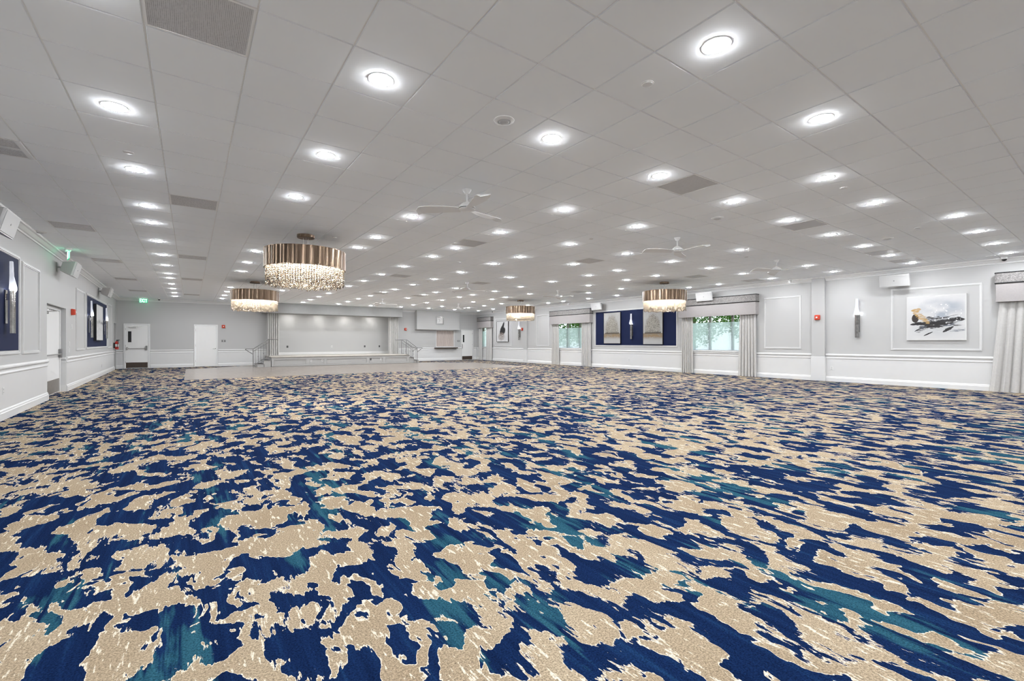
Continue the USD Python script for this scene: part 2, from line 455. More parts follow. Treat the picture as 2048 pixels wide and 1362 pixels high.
def run_on(t_mid, sgn, parent, prof, b0, b1, name):
    x0, x1 = sorted((sgn * (b0 - t_mid), sgn * (b1 - t_mid)))
    obj(name, extrude_x(prof, x0, x1), M_trim, parent)


def lengths(side, prof, spans, nm, part, label, cat_):
    m_, h = along(side, min(min(s) for s in spans), max(max(s) for s in spans))
    loc, r = on_wall(side, m_)
    sgn = 1 if side == 'right' else -1
    t = thing(nm, label, cat_, loc, r, kind='structure')
    for b0, b1 in spans:
        run_on(m_, sgn, t, prof, b0, b1, part)
    return t


curt = [(26.15, 27.99), (16.65, 19.95), (8.15, 11.4), (-1.0, 2.3)]
r_spans = [(YN, 6.02), (6.43, 22.21), (22.59, YF)]
lengths('right', BASE, r_spans, 'baseboard_right', 'board', 'white moulded baseboard along the right wall', 'baseboard')
lengths('left', BASE, [(YN, 14.05), (16.2, 27.45)], 'baseboard_left', 'board', 'white moulded baseboard along the left wall', 'baseboard')
lengths('far', BASE, [(-3.05, -2.62), (-1.60, .14), (1.20, 3.9), (10.9, 15.81), (16.85, 17.05)], 'baseboard_far', 'board', 'white baseboard along the far wall', 'baseboard')
nt = [0]


def trim(fn, *a):
    nt[0] += 1
    return fn(*a[:2], a[2], 'trim_%d' % nt[0], *a[3:])


trim(lengths, 'right', RAIL, r_spans, 'chair_rail', 'white double chair rail along the right wall', 'chair rail')
trim(lengths, 'left', RAIL, [(YN, 14.05), (16.2, 27.45)], 'chair_rail', 'white double chair rail along the left wall', 'chair rail')
trim(lengths, 'far', RAIL, [(-3.05, -2.62), (-1.60, .14), (1.20, 3.99), (10.76, 13.70), (15.46, 15.81), (16.85, 17.05)], 'chair_rail', 'white double chair rail along the far wall', 'chair rail')
trim(lengths, 'right', CROWN, [(YN, YF)], 'crown', 'white crown moulding along the top of the right wall', 'crown moulding')
trim(lengths, 'left', CROWN, [(YN, YF)], 'crown', 'white crown moulding along the top of the left wall', 'crown moulding')
trim(lengths, 'far', CROWN, [(-3.0, 3.18), (11.0, 12.27), (15.53, 17.1)], 'crown', 'white crown moulding along the top of the far wall', 'crown moulding')


def ring(x0, x1, z0, z1, w, y0, y1, c=0):
    return cutbox((x0, x1, y0, y1, z0, z1), [(x0 + w, x1 - w, y0 - .1, y1 + .1, z0 + w, z1 - w)])


def panel_frame(side, a0, a1, z0, z1, label):
    m_, h = along(side, a0, a1)
    loc, r = on_wall(side, m_)
    nt[0] += 1
    t = thing('trim_%d' % nt[0], label, 'wall moulding', loc, r, kind='structure')
    obj('outer_bead', cat(ring(-h, h, z0, z1, .018, 0, .014), ring(-h + .014, h - .014, z0 + .014, z1 - .014, .028, 0, .022)), M_frame, t)
    obj('inner_bead', ring(-h + .044, h - .044, z0 + .044, z1 - .044, .014, 0, .011), M_frame, t)


panel_frame('right', 23.98, 25.97, 1.02, 2.89, 'white panel moulding around the dark figure painting at the far right')
panel_frame('right', 20.12, 21.34, 1.04, 2.90, 'narrow empty white panel moulding left of the farther wide window')
panel_frame('right', 11.58, 16.46, 1.06, 2.87, 'wide white moulding around the navy panel on the right wall')
panel_frame('right', 6.76, 7.98, 1.04, 2.87, 'empty white panel moulding right of the nearer wide window')
panel_frame('right', 2.44, 4.34, 1.04, 2.84, 'white panel moulding around the grey and gold painting')
panel_frame('left', 6.6, 11.84, 1.06, 2.82, 'white moulding around the nearer navy panel on the left wall')
panel_frame('left', 12.02, 13.34, 1.05, 2.77, 'empty white panel moulding left of the recessed door')
panel_frame('left', 17.6, 19.1, 1.03, 2.82, 'empty white panel moulding right of the recessed door')
panel_frame('left', 19.42, 24.68, 1.05, 2.84, 'white moulding around the farther navy panel on the left wall')
panel_frame('left', 25.0, 26.42, 1.03, 2.90, 'empty white panel moulding nearest the far left corner')


def navy(side, a0, a1, z0, z1, label):
    m_, h = along(side, a0, a1)
    loc, r = on_wall(side, m_)
    t = thing('navy_panel', label, 'wall panel', loc, r, kind='structure')
    obj('panel', box(-h, h, 0, .009, z0, z1), M_navy, t)


navy('right', 11.65, 16.39, 1.13, 2.80, 'navy painted panel behind two paintings on the right wall')
navy('left', 6.67, 11.77, 1.13, 2.75, 'navy painted panel at the left edge of the picture')
navy('left', 19.49, 24.61, 1.12, 2.77, 'navy painted panel beyond the recessed door on the left wall')

# ------------------------------------------------------------------ ceiling: grid, tiles
GX, GY, TS = .96553, 2.09809, .6096
ZC = CEIL
VENTS = [(-2, 2, 'plain'), (-5, 8, 'bar'), (-2, 10, 'plain'), (-5, 15, 'slots'), (-5, 22, 'bar'), (-2, 19, 'plain'), (-5, 29, 'plain'), (-2, 27, 'plain'), (-5, 36, 'plain'), (-2, 37, 'plain'),
         (7, 2, 'plain'), (13, 2, 'plain'), (6, 10, 'plain'), (7, 19, 'plain'), (12, 28, 'plain'), (12, 19, 'plain'), (12, 10, 'plain'), (20, 19, 'plain'), (20, 10, 'plain'), (20, 2, 'plain'), (23, 2, 'bar'), (24, 9, 'plain'), (9, 28, 'plain')]
vent_at = {(a, b) for a, b, _ in VENTS}
tc = thing('ceiling', 'white suspended ceiling of square lay-in tiles', 'ceiling', (0, 0, 0), 0, kind='structure')
obj('ceiling_grid', box(-3.6, 17.7, YN - .2, 29.0, ZC, ZC + .12), M_grid, tc)


def tile_mesh(a, b):
    x0, y0 = GX + a * TS, GY + b * TS
    xl, xr = LX0 + LK * (y0 + .3) + .02, RX0 + RK * (y0 + .3) - .02
    u0, u1, v0, v1 = max(x0, xl), min(x0 + TS, xr), max(y0, YN), min(y0 + TS, YF - .01)
    if u1 - u0 < .08 or v1 - v0 < .08:
        return None
    g, c, d = .0048, .004, .0085
    u0 += g; u1 -= g; v0 += g; v1 -= g
    z0, z1 = ZC, ZC - d
    V = [(u0, v0, z0), (u1, v0, z0), (u1, v1, z0), (u0, v1, z0), (u0 + c, v0 + c, z1), (u1 - c, v0 + c, z1), (u1 - c, v1 - c, z1), (u0 + c, v1 - c, z1)]
    F = [(4, 6, 5), (4, 7, 6), (0, 4, 5), (0, 5, 1), (1, 5, 6), (1, 6, 2), (2, 6, 7), (2, 7, 3), (3, 7, 4), (3, 4, 0)]
    return trimesh.Trimesh(np.array(V), np.array(F), process=False)


cy_, sy_ = math.cos(YAW), math.sin(YAW)


def seen(p):
    X, Z = p[0] * cy_ - p[1] * sy_, p[0] * sy_ + p[1] * cy_
    if Z < .3:
        return None
    return 1024 + FPX * X / Z, 684.5 - FPX * (p[2] - EYE) / Z, Z


tiles = []
for a in range(-7, 28):
    for b in range(-12, 45):
        if (a, b) in vent_at:
            continue
        t = tile_mesh(a, b)
        if t is None:
            continue
        pr = seen((GX + (a + .5) * TS, GY + (b + .5) * TS, ZC))
        vis = pr is not None and -150 < pr[0] < 2198 and pr[1] > -170
        tiles.append((-(1 / pr[2] ** 3) if vis else 1., t))
tiles.sort(key=lambda q: q[0])
for _, t in tiles[:300]:
    obj('ceiling_tile', t, M_tile, tc)
obj('ceiling_tile_field', cat(*[t for _, t in tiles[300:]]), M_tile, tc, kind='stuff')

ORD = ['first', 'second', 'third', 'fourth', 'fifth', 'sixth', 'seventh', 'eighth', 'ninth', 'tenth', 'eleventh', 'twelfth', 'thirteenth', 'fourteenth', 'fifteenth', 'sixteenth']

# downlights
ROWS = {-3: [-7, -4, -1, 2, 5, 8, 11, 13, 16, 19, 22, 25, 27, 30, 33, 36, 39], 0: [-7, -4, -1, 2, 5, 8, 16, 19, 22, 30, 33, 36, 39], 3: [-7, -4, -1, 2, 8, 11, 13, 30],
        6: [-7, -4, -1, 2, 5, 8, 11, 13, 16, 19, 22, 25, 30, 33, 36, 39], 9: [-7, -4, 0, 2, 5, 8, 11, 13, 16, 19, 22, 25, 27, 30, 33, 36, 39], 12: [-7, -4, 0, 2, 8, 11, 16, 22, 25, 27, 30, 36, 39],
        15: [-7, -4, -1, 2, 5, 8, 11, 13, 16, 19, 22, 25, 27, 30, 33, 36, 39], 18: [-7, -4, -1, 2, 8, 11, 13, 16, 22, 25, 27, 30, 36, 39], 21: [-7, -4, -1, 2, 5, 8, 16, 19, 22, 30, 33, 36, 39],
        24: [-7, -4, -1, 2, 5, 8, 11, 13, 19, 22, 25, 27, 30, 36, 39]}
FIX = {(15, -1): (10.59, 1.84), (18, -1): (12.42, 1.85), (21, -1): (14.22, 1.86), (24, -1): (16.0, 1.87)}
ZT = ZC - .0085
lamp0 = None
for ri, a in enumerate(sorted(ROWS)):
    k = 0
    kb = 0
    for b in ROWS[a]:
        x, y = FIX.get((a, b), (GX + (a + .5) * TS, GY + (b + .5) * TS))
        pr = seen((x, y, ZC))
        inside = pr is not None and -10 < pr[0] < 2058 and -10 < pr[1]
        if inside:
            k += 1
            lab = 'round white downlight, %s from the camera in the %s ceiling row from the left' % (ORD[k - 1], ORD[ri])
        else:
            kb += 1
            lab = 'round white downlight outside the picture, %s of the %s ceiling row from the left' % (ORD[kb - 1], ORD[ri])  # out of view, carries the rows on to light the foreground
        if lamp0 is None:
            lamp0 = thing('downlight', lab, 'ceiling light', (x, y, ZT), 0, 'recessed downlights in the ceiling')
            obj('trim_ring', lathe([(.0868, -.0003), (.0868, -.0022), (.0945, -.0024), (.101, -.0020), (.102, 0.0)], 32), M_trim, lamp0, smooth=40)
            obj('lens', lathe([(.0005, -.0175), (.022, -.0169), (.044, -.0146), (.062, -.0109), (.075, -.0070), (.083, -.0038), (.0866, -.0015)], 20), M_lens, lamp0, smooth=True, label='glowing white lens')
        else:
            copy_of(lamp0, (x, y, ZT), 0, lab)

# vents
VL = {(-2, 2): 'large grey perforated air grille at the top edge of the picture', (-5, 8): 'grey grille with a white middle bar at the left picture edge',
      (-2, 10): 'grey perforated grille beside the fourth downlight of the left row', (-5, 15): 'grille with white slots above the green exit sign by the left wall',
      (-5, 22): 'white barred grille above the middle left loudspeaker', (-2, 19): 'grey perforated grille left of the nearest chandelier',
      (-5, 29): 'faint grille near the left wall before the far left corner', (-2, 27): 'faint grille left of the second chandelier', (-5, 36): 'last faint grille along the left wall',
      (-2, 37): 'last faint grille before the far wall at left', (7, 2): 'large grey perforated grille in the middle right of the ceiling', (13, 2): 'grey grille right of the large middle one',
      (6, 10): 'grey grille in mid ceiling right of the nearest chandelier', (7, 19): 'thin grille between the nearest chandelier and mid ceiling', (12, 28): 'faint grille above the wall bulkhead',
      (12, 19): 'faint grille above the middle small fan', (12, 10): 'small pale grille left of the right-hand fan', (20, 19): 'thin grille above the left wide window', (20, 10): 'thin grille above the right chandelier',
      (20, 2): 'pale grille above the white loudspeaker by the grey painting', (23, 2): 'barred grille just above the loudspeaker near the right edge', (24, 9): 'pale grille above the valance of the nearer wide window',
      (9, 28): 'thin grille above the stage'}
vp = {}
for a, b, kind in VENTS:
    x, y = GX + (a + .5) * TS, GY + (b + .5) * TS
    if kind in vp:
        copy_of(vp[kind], (x, y, ZC - .0), 0, VL[(a, b)], 'air grilles in the ceiling')
        continue
    t = vp[kind] = thing('air_grille', VL[(a, b)], 'vent', (x, y, ZC), 0, 'air grilles in the ceiling')
    h = TS / 2 - .004
    obj('frame', ring(-h, h, -h, h, .016, 0, .009).apply_transform(np.array([[1, 0, 0, 0], [0, 0, 1, 0], [0, -1, 0, 0], [0, 0, 0, 1.]])), M_grid, t)
    obj('perforated_face', box(-h + .014, h - .014, -h + .014, h - .014, -.006, -.002), M_perf, t)
    if kind == 'bar':
        obj('middle_bar', box(-h + .012, h - .012, -.03, .03, -.012, -.004, .002), M_trim, t)
        obj('side_bar', box(h - .06, h - .012, -h + .012, h - .012, -.0105, -.004, .002), M_trim, t)
    if kind == 'slots':
        for q in range(4):
            obj('slot_bar', box(-h + .16, h - .05, -.22 + q * .13, -.16 + q * .13, -.012, -.004, .002), M_trim, t)

# small ceiling fittings
CAPS = [((3.09, 2.39), 'round white sprinkler cap near the top of the picture'), ((-.57, 6.66), 'round white sprinkler cap between the first two downlights of the left row'), ((7.39, 2.41), 'thin sprinkler cap below the downlight at upper right'),
        ((11.11, 2.46), 'thin sprinkler cap near the right edge downlights'), ((3.09, 6.63), 'small sprinkler cap beside the left blade of the nearest fan'), ((6.81, 14.61), 'small dark sprinkler cap beyond the middle ceiling grille'),
        ((6.76, 6.64), 'small sprinkler cap left of the right-hand fan'), ((11.38, 5.79), 'tiny sprinkler cap above the small right fan'), ((5.85, 10.6), 'tiny sprinkler cap right of the middle ceiling grille'), ((2.4, 9.62), 'tiny sprinkler cap right of the nearest chandelier canopy')]
c0 = None
for (x, y), lab in CAPS:
    if c0 is None:
        c0 = thing('sprinkler_cap', lab, 'sprinkler cap', (x, y, ZT), 0, 'sprinkler caps in the ceiling')
        obj('cover', lathe([(.0005, -.012), (.036, -.012), (.042, -.009), (.042, 0.)], 24), M_trim, c0, smooth=40)
        obj('flange', lathe([(.043, -.003), (.050, -.003), (.052, 0)], 24), M_grid, c0)
    else:
        copy_of(c0, (x, y, ZT), 0, lab)
DET = [((2.47, 3.59), 'round white ceiling speaker with grey centre above the nearest fan'), ((7.41, 4.27), 'round white ceiling detector left of the middle right grille'), ((-2.38, 12.46), 'round white smoke detector beside the left wall crown'), ((11.73, 3.06), 'round white detector left of the pale grille at right')]
c0 = None
for (x, y), lab in DET:
    if c0 is None:
        c0 = thing('ceiling_detector', lab, 'ceiling detector', (x, y, ZT), 0, 'round detectors in the ceiling')
        obj('base', lathe([(.06, -.018), (.075, -.017), (.098, -.006), (.10, 0.)], 28), M_trim, c0, smooth=40)
        obj('centre', lathe([(.0005, -.028), (.040, -.028), (.052, -.020), (.056, -.015)], 28), M_centre, c0, smooth=40, label='grey centre')
    else:
        copy_of(c0, (x, y, ZT), 0, lab)
# dark dome cameras
CAMS = [((-1.24, 28.0), 'small black dome camera under the ceiling right of the far exit sign'), ((16.85, 25.9), 'small dark dome camera above the dark figure painting'), ((16.74, 2.03), 'white dome camera with black eye above the right edge curtain')]
c0 = None
for (x, y), lab in CAMS:
    if c0 is None:
        c0 = thing('dome_camera', lab, 'camera', (x, y, ZT), 0, 'dome cameras under the ceiling')
        obj('housing', lathe([(.055, -.05), (.062, -.045), (.066, -.01), (.066, 0)], 24), M_trim, c0, smooth=40)
        obj('dome', lathe([(.0005, -.098), (.025, -.092), (.042, -.075), (.050, -.05), (.05, -.04)], 24), M_black, c0, smooth=True, label='black dome')
    else:
        copy_of(c0, (x, y, ZT), 0, lab)
# small track spots at the right wall crown
c0 = None
for (x, y), lab in (((16.55, 6.95), 'small white spotlight under the ceiling left of the nearer pilaster'), ((16.6, 18.0), 'small white spotlight under the ceiling above the farther wide window')):
    if c0 is None:
        c0 = thing('ceiling_spotlight', lab, 'spotlight', (x, y, ZT), 0, 'spotlights by the right wall')
        obj('stem', cyl(.012, (0, 0, -.06), (0, 0, 0)), M_trim, c0)
        obj('head', rot(lathe([(.0005, -.07), (.04, -.06), (.05, 0), (.03, .06), (.0005, .065)], 20), 60, (0, 1, 0)).apply_translation((0, 0, -.09)), M_trim, c0, smooth=40)
    else:
        copy_of(c0, (x, y, ZT), 0, lab)

# ------------------------------------------------------------------ ceiling fans
def blade(ang):
    n, R0, R1 = 14, .10, .72
    V, F = [], []
    for i in range(n + 1):
        s = i / n
        r = R0 + (R1 - R0) * s
        w = .055 + .055 * math.sin(math.pi * min(1, s * 1.15) * .62) - (.05 * max(0, (s - .86) / .14) ** 2)
        off = .035 * math.sin(s * math.pi * .9)
        z = .012 * s + (-.035 * max(0, (s - .9) / .1) ** 2)
        for (yy, dz) in ((-w + off, -.016), (w + off, .016)):
            V += [(r, yy, z + dz + .004), (r, yy, z + dz - .004)]
    for i in range(n):
        a, b = 4 * i, 4 * i + 4
        F += [(a, b, b + 2), (a, b + 2, a + 2), (a + 1, a + 3, b + 3), (a + 1, b + 3, b + 1), (a, a + 1, b + 1), (a, b + 1, b), (a + 2, b + 2, b + 3), (a + 2, b + 3, a + 3)]
    F += [(0, 2, 3), (0, 3, 1), (4 * n, 4 * n + 1, 4 * n + 3), (4 * n, 4 * n + 3, 4 * n + 2)]
    return moved(trimesh.Trimesh(np.array(V), np.array(F), process=False), (0, 0, -.275), ang)


FANS = [((3.17, 5.53), 17, 'white three-blade ceiling fan in the middle of the ceiling, nearest the camera'), ((8.15, 5.56), 25, 'white three-blade ceiling fan above the right chandelier'), ((12.47, 5.56), 32, 'white ceiling fan above the nearer wide window, near the right wall'),
        ((8.1, 14.1), 105, 'small far ceiling fan in front of the bulkhead'), ((12.35, 14.03), 45, 'far ceiling fan above the farther wide window'), ((7.75, 21.9), 95, 'far ceiling fan just above the stage header'), ((12.18, 22.2), 30, 'faint far ceiling fan above the serving hatch')]
f0 = None
for (x, y), ang, lab in FANS:
    if f0 is None:
        f0 = thing('ceiling_fan', lab, 'ceiling fan', (x, y, ZT), ang, 'white ceiling fans')
        obj('canopy', lathe([(.014, -.065), (.03, -.06), (.06, -.012), (.064, 0.)], 28), M_fan, f0, smooth=40)
        obj('rod', cyl(.011, (0, 0, -.20), (0, 0, -.05)), M_fan, f0, smooth=40)
        obj('motor_housing', lathe([(.118, -.262), (.118, -.25), (.09, -.215), (.05, -.185), (.014, -.165)], 32), M_fan, f0, smooth=50)
        obj('seam', lathe([(.10, -.272), (.108, -.272), (.108, -.262), (.10, -.262)], 32), M_grey, f0, label='dark gap under the motor')
        obj('hub_cap', lathe([(.0005, -.300), (.07, -.297), (.108, -.285), (.117, -.272), (.10, -.271)], 32), M_fan, f0, smooth=50)
        for k in range(3):
            obj('blade', blade(k * 120), M_fan, f0, smooth=40)
    else:
        copy_of(f0, (x, y, ZT), ang, lab)

# ------------------------------------------------------------------ chandeliers
def octa_strings():
    r = np.random.default_rng(5)
    base = trimesh.creation.icosahedron() if False else trimesh.Trimesh([(1, 0, 0), (-1, 0, 0), (0, 1, 0), (0, -1, 0), (0, 0, 1), (0, 0, -1)],
                                                                        [(0, 2, 4), (2, 1, 4), (1, 3, 4), (3, 0, 4), (2, 0, 5), (1, 2, 5), (3, 1, 5), (0, 3, 5)], process=False)
    bv, bf = np.array(base.vertices), np.array(base.faces)
    V, F, n = [], [], 0
    for rad in (.712, .655, .585, .505, .415, .315, .21, .10):
        cnt = max(5, int(2 * math.pi * rad / .046))
        for k in range(cnt):
            th = 2 * math.pi * (k + r.uniform(-.15, .15)) / cnt
            low = -1.02 + .03 * r.uniform(-1, 1) + (.02 if rad > .7 else 0)
            z = -.615
            while z > low:
                s = r.uniform(.012, .0205)
                last = z - .045 < low
                sc = np.array([s, s, s * (1.9 if last else 1.25)])
                a = r.uniform(0, 6.28)
                R = np.array([[math.cos(a), -math.sin(a), 0], [math.sin(a), math.cos(a), 0], [0, 0, 1]])
                V.append((bv * sc) @ R.T + (rad * math.cos(th) + r.uniform(-.004, .004), rad * math.sin(th) + r.uniform(-.004, .004), z))
                F.append(bf + n)
                n += 6
                z -= r.uniform(.036, .046)
    return trimesh.Trimesh(np.vstack(V), np.vstack(F), process=False)


def shade_panel(a0, a1, r, z0, z1, bulge):
    n = 8
    V, F = [], []
    for i in range(n + 1):
        t = i / n
        a = a0 + (a1 - a0) * t
        rr = r + bulge * (1 - (2 * t - 1) ** 2)
        for z in (z0, z1):
            V.append((rr * math.cos(a), rr * math.sin(a), z))
            V.append(((rr - .004) * math.cos(a), (rr - .004) * math.sin(a), z))
    for i in range(n):
        o, q = 4 * i, 4 * i + 4
        F += [(o, q, q + 2), (o, q + 2, o + 2), (o + 1, o + 3, q + 3), (o + 1, q + 3, q + 1), (o, o + 1, q + 1), (o, q + 1, q), (o + 2, q + 2, q + 3), (o + 2, q + 3, o + 3)]
    F += [(0, 2, 3), (0, 3, 1), (4 * n, 4 * n + 1, 4 * n + 3), (4 * n, 4 * n + 3, 4 * n + 2)]
    return trimesh.Trimesh(np.array(V), np.array(F), process=False)


CH = [((1.89, 9.77), 'nearest drum chandelier of bronze panels over hanging crystals, left of centre'), ((1.87, 18.3), 'farther left drum chandelier of bronze panels over crystals, by the stage'),
      ((13.79, 18.55), 'smallest farthest drum chandelier, left of the farther wide window'), ((13.8, 9.94), 'right-hand drum chandelier before the navy panel and paintings')]
ch0 = None
for (x, y), lab in CH:
    if ch0 is None:
        ch0 = thing('drum_chandelier', lab, 'chandelier', (x, y, ZT), 0, 'drum chandeliers')
        obj('canopy', lathe([(.0005, -.06), (.155, -.06), (.165, -.05), (.165, 0.)], 40), M_brass, ch0, smooth=40)
        for k in range(3):
            a = k * 2.094 + .4
            obj('cable', tube([(.05 * math.cos(a), .05 * math.sin(a), -.06), (.05 * math.cos(a), .05 * math.sin(a), -.40)], .0035, 6), M_steel, ch0)
        obj('spreader', cat(*[tube([(.70 * math.cos(a), .70 * math.sin(a), -.40), (-.70 * math.cos(a), -.70 * math.sin(a), -.40)], .009, 6) for a in (0, math.pi / 3, 2 * math.pi / 3)]), M_steel, ch0)
        N = 20
        rr = np.random.default_rng(3)
        edges = np.cumsum(rr.uniform(.7, 1.35, N))
        edges = edges / edges[-1] * 2 * math.pi
        for k in range(N):
            e0 = edges[k - 1] if k else 0.
            obj('shade_panel', shade_panel(e0 + .004, edges[k] + .012, .738 + .004 * (k % 2), -.68, -.335, (.010 + .016 * rr.random())), M_brass, ch0, smooth=30)
        obj('rim', cutter := cat(lathe([(.722, -.690), (.752, -.690), (.752, -.680), (.722, -.680), (.722, -.690)], 64), lathe([(.722, -.335), (.750, -.335), (.750, -.327), (.722, -.327), (.722, -.335)], 64)), M_brass, ch0, smooth=30)
        obj('lamp_plate', lathe([(.0005, -.600), (.725, -.600), (.725, -.592), (.0005, -.592)], 48), M_glow, ch0, label='glowing warm plate inside the drum')
        obj('unseen_lid', lathe([(.0005, -.590), (.73, -.590), (.73, -.580), (.0005, -.580)], 48), M_trim, ch0)  # out of view, keeps the glowing plate from lighting the ceiling
        obj('crystal_strings', octa_strings(), M_crystal, ch0, kind='stuff', label='dense strings of hanging crystal beads')
    else:
        copy_of(ch0, (x, y, ZT), 37 * len(lab) % 360, lab)

# ------------------------------------------------------------------ stage
SZ, SY = .53, 26.02
ts = thing('stage', 'low grey panelled stage in front of the far wall', 'stage', (0, 0, 0), 0, kind='structure')
obj('platform', cutbox((3.40, 10.88, SY + .02, 28.4, 0, SZ - .04), [(q0, q1, SY, SY + .045, .085, .385) for q0, q1 in ((3.52, 5.06), (5.22, 5.97), (6.10, 8.30), (8.44, 9.26), (9.40, 10.76))]), M_stage, ts)
for q0, q1 in ((3.52, 5.06), (5.22, 5.97), (6.10, 8.30), (8.44, 9.26), (9.40, 10.76)):
    t_ = ring(q0 + .005, q1 - .005, .09, .38, .03, SY + .012, SY + .04)
    obj('panel_moulding', t_, M_stage, ts)
obj('nosing', box(3.36, 10.92, SY - .03, 28.4, SZ - .04, SZ, .01), M_stagetop, ts)
obj('base_strip', box(3.395, 10.885, SY - .004, SY + .02, .013, .06, .004), M_stage, ts)
# recess behind the opening
tr = thing('stage_recess', 'plain pale back wall of the stage recess', 'wall', (0, 0, 0), 0, kind='structure')
obj('back_wall', box(3.7, 11.05, 29.3, 29.45, .3, 3.2), M_wall, tr)
obj('side_wall', box(3.72, 4.0, 28.75, 29.3, .3, 3.2), M_white, tr)
obj('side_wall', box(10.75, 11.03, 28.75, 29.3, .3, 3.2), M_white, tr)
obj('ceiling_panel', box(3.72, 11.03, 28.75, 29.3, 2.98, 3.1), M_white, tr)
obj('floor_board', box(4.0, 10.75, 28.42, 29.3, .40, SZ), M_stagetop, tr)
obj('base_board', box(4.0, 10.75, 29.275, 29.3, SZ, SZ + .15, .006), M_trim, tr)
sd0 = None
for k, x in enumerate((4.75, 6.35, 7.95, 9.55)):
    lab = 'stage downlight hidden behind the header, %s from the left' % ORD[k]
    if sd0 is None:
        sd0 = thing('stage_downlight', lab, 'stage light', (x, 28.78, 2.98), 0, 'stage downlights')
        obj('trim_ring', lathe([(.05, -.0005), (.05, -.005), (.075, -.004), (.076, 0.0)], 24), M_trim, sd0)
        obj('lens', lathe([(.0005, -.004), (.05, -.004), (.05, -.001)], 20), emit('stage_lens', (1., .98, .95), 380.), sd0, label='glowing white lens')
    else:
        copy_of(sd0, (x, 28.78, 2.98), 0, lab)
# header
obj('stage_header', box(3.20, 10.98, 27.35, 28.43, 2.86, ZC - .009, .01), M_header, label='long grey header box above the stage opening', cat='stage header', kind='structure')


def plates(name, items, wall_, nmat, w=.075, h=.115, slots=True):
    """Wall plates; each is a thing."""
    for (a, z), lab, mat in items:
        n0 = .0 if z > .8 else .006
        loc, r = on_wall(wall_, a, z - h / 2, n0)
        t = thing(name, lab, 'outlet' if name == 'wall_outlet' else 'switch', loc, r)
        obj('cover_plate', box(-w / 2, w / 2, 0, .007, 0, h, .003), mat, t)
        for q in (.3, .7):
            obj('socket' if name == 'wall_outlet' else 'toggle', box(-.016, .016, .006, .010, h * q - .014, h * q + .014, .002), M_centre if name == 'wall_outlet' else M_plate, t)


for x, lab, mat in ((4.66, 'black outlet at the left of the stage back wall', M_dark), (7.16, 'white outlet in the middle of the stage back wall', M_plate), (9.2, 'black outlet right of centre on the stage back wall', M_dark), (10.16, 'black outlet at the right of the stage back wall', M_dark)):
    t = thing('wall_outlet', lab, 'outlet', (x, 29.3, .945), 180)
    obj('cover_plate', box(-.045, .045, 0, .008, 0, .12, .003), mat, t)
    obj('socket', box(-.018, .018, .007, .012, .02, .05, .002), M_grey, t)
    obj('socket', box(-.018, .018, .007, .012, .07, .10, .002), M_grey, t)
for x, lab, mat in ((5.30, 'white outlet at the left end of the second stage panel', M_plate), (5.88, 'white outlet at the right end of the second stage panel', M_plate), (8.53, 'dark outlet on the fourth stage panel', M_dark), (9.12, 'white outlet on the fourth stage panel', M_plate)):
    t = thing('stage_outlet', lab, 'outlet', (x, SY + .045, .225), 180)
    obj('cover_plate', box(-.04, .04, 0, .008, 0, .12, .003), mat, t)
    obj('socket', box(-.018, .018, .007, .012, .02, .05, .002), M_grey, t)
    obj('socket', box(-.018, .018, .007, .012, .07, .10, .002), M_grey, t)


def pleats(w0, w1, h, n, depth, seed=0, flare=0., tilt=0.):
    """Curtain hanging from z=h to 0: w0 wide at the head, w1 at the hem; closed thin cloth."""
    r = np.random.default_rng(seed)
    nx, nz = n * 14, 14
    ph = np.cumsum(r.uniform(.75, 1.25, nx))
    ph = ph / ph[-1] * n * 2 * math.pi
    V = []
    for k in range(nz + 1):
        t = k / nz
        s = (1 - t)
        w = w1 + (w0 - w1) * t ** .8
        for i in range(nx + 1):
            u = i / nx
            p = ph[i] if i < nx else n * 2 * math.pi
            d = depth * (.62 + .38 * s) * (2 * abs(math.sin(.5 * p + .12 * s * math.sin(3 * u + seed))) ** .7 - 1.15) * (1 - .2 * math.sin(1.3 * p))
            x = (u - .5) * w + tilt * s + .012 * math.cos(2 * p) * s
            V.append((x, .10 + d, h * t))
    V = np.array(V)
    m = nx + 1
    F = []
    back = V + np.array([0, -.004, 0])
    o = len(V)
    for k in range(nz):
        for i in range(nx):
            a, b, c, d = k * m + i, k * m + i + 1, (k + 1) * m + i + 1, (k + 1) * m + i
            F += [(a, c, b), (a, d, c), (o + a, o + b, o + c), (o + a, o + c, o + d)]
    return trimesh.Trimesh(np.vstack([V, back]), np.array(F), process=False)


def curtain(side, a0, a1, ztop, lab, n=4, seed=0, w1=None, tilt=0., zb=0., group=None):
    m_, h = along(side, a0, a1)
    loc, r = on_wall(side, m_, zb)
    t = thing('curtain', lab, 'curtain', loc, r, group)
    mesh = pleats(2 * h, w1 or 2 * h, ztop - zb - .004, n + 2, .05, seed, tilt=tilt)
    mesh.apply_translation((0, 0, .004))
    obj('cloth', mesh, M_curtain, t, smooth=True)
    obj('heading', box(-h, h, .135, .15, ztop - zb - .07, ztop - zb - .02), M_valance, t)
    return t


def stage_curtain(x0, x1, lab, seed):
    t = thing('stage_curtain', lab, 'curtain', ((x0 + x1) / 2, 28.0, SZ), 180)
    m = pleats(x1 - x0, x1 - x0, 2.86 - SZ - .004, 6, .07, seed)
    m.apply_translation((0, 0, .002))
    obj('cloth', m, M_curtain, t, smooth=True)
    obj('hem', box(-(x1 - x0) / 2, (x1 - x0) / 2, .06, .10, .0, .05), M_curtain, t)


stage_curtain(3.44, 4.02, 'tied pale grey curtain at the left side of the stage', 1)
stage_curtain(10.36, 10.93, 'pale grey curtain at the right side of the stage', 2)

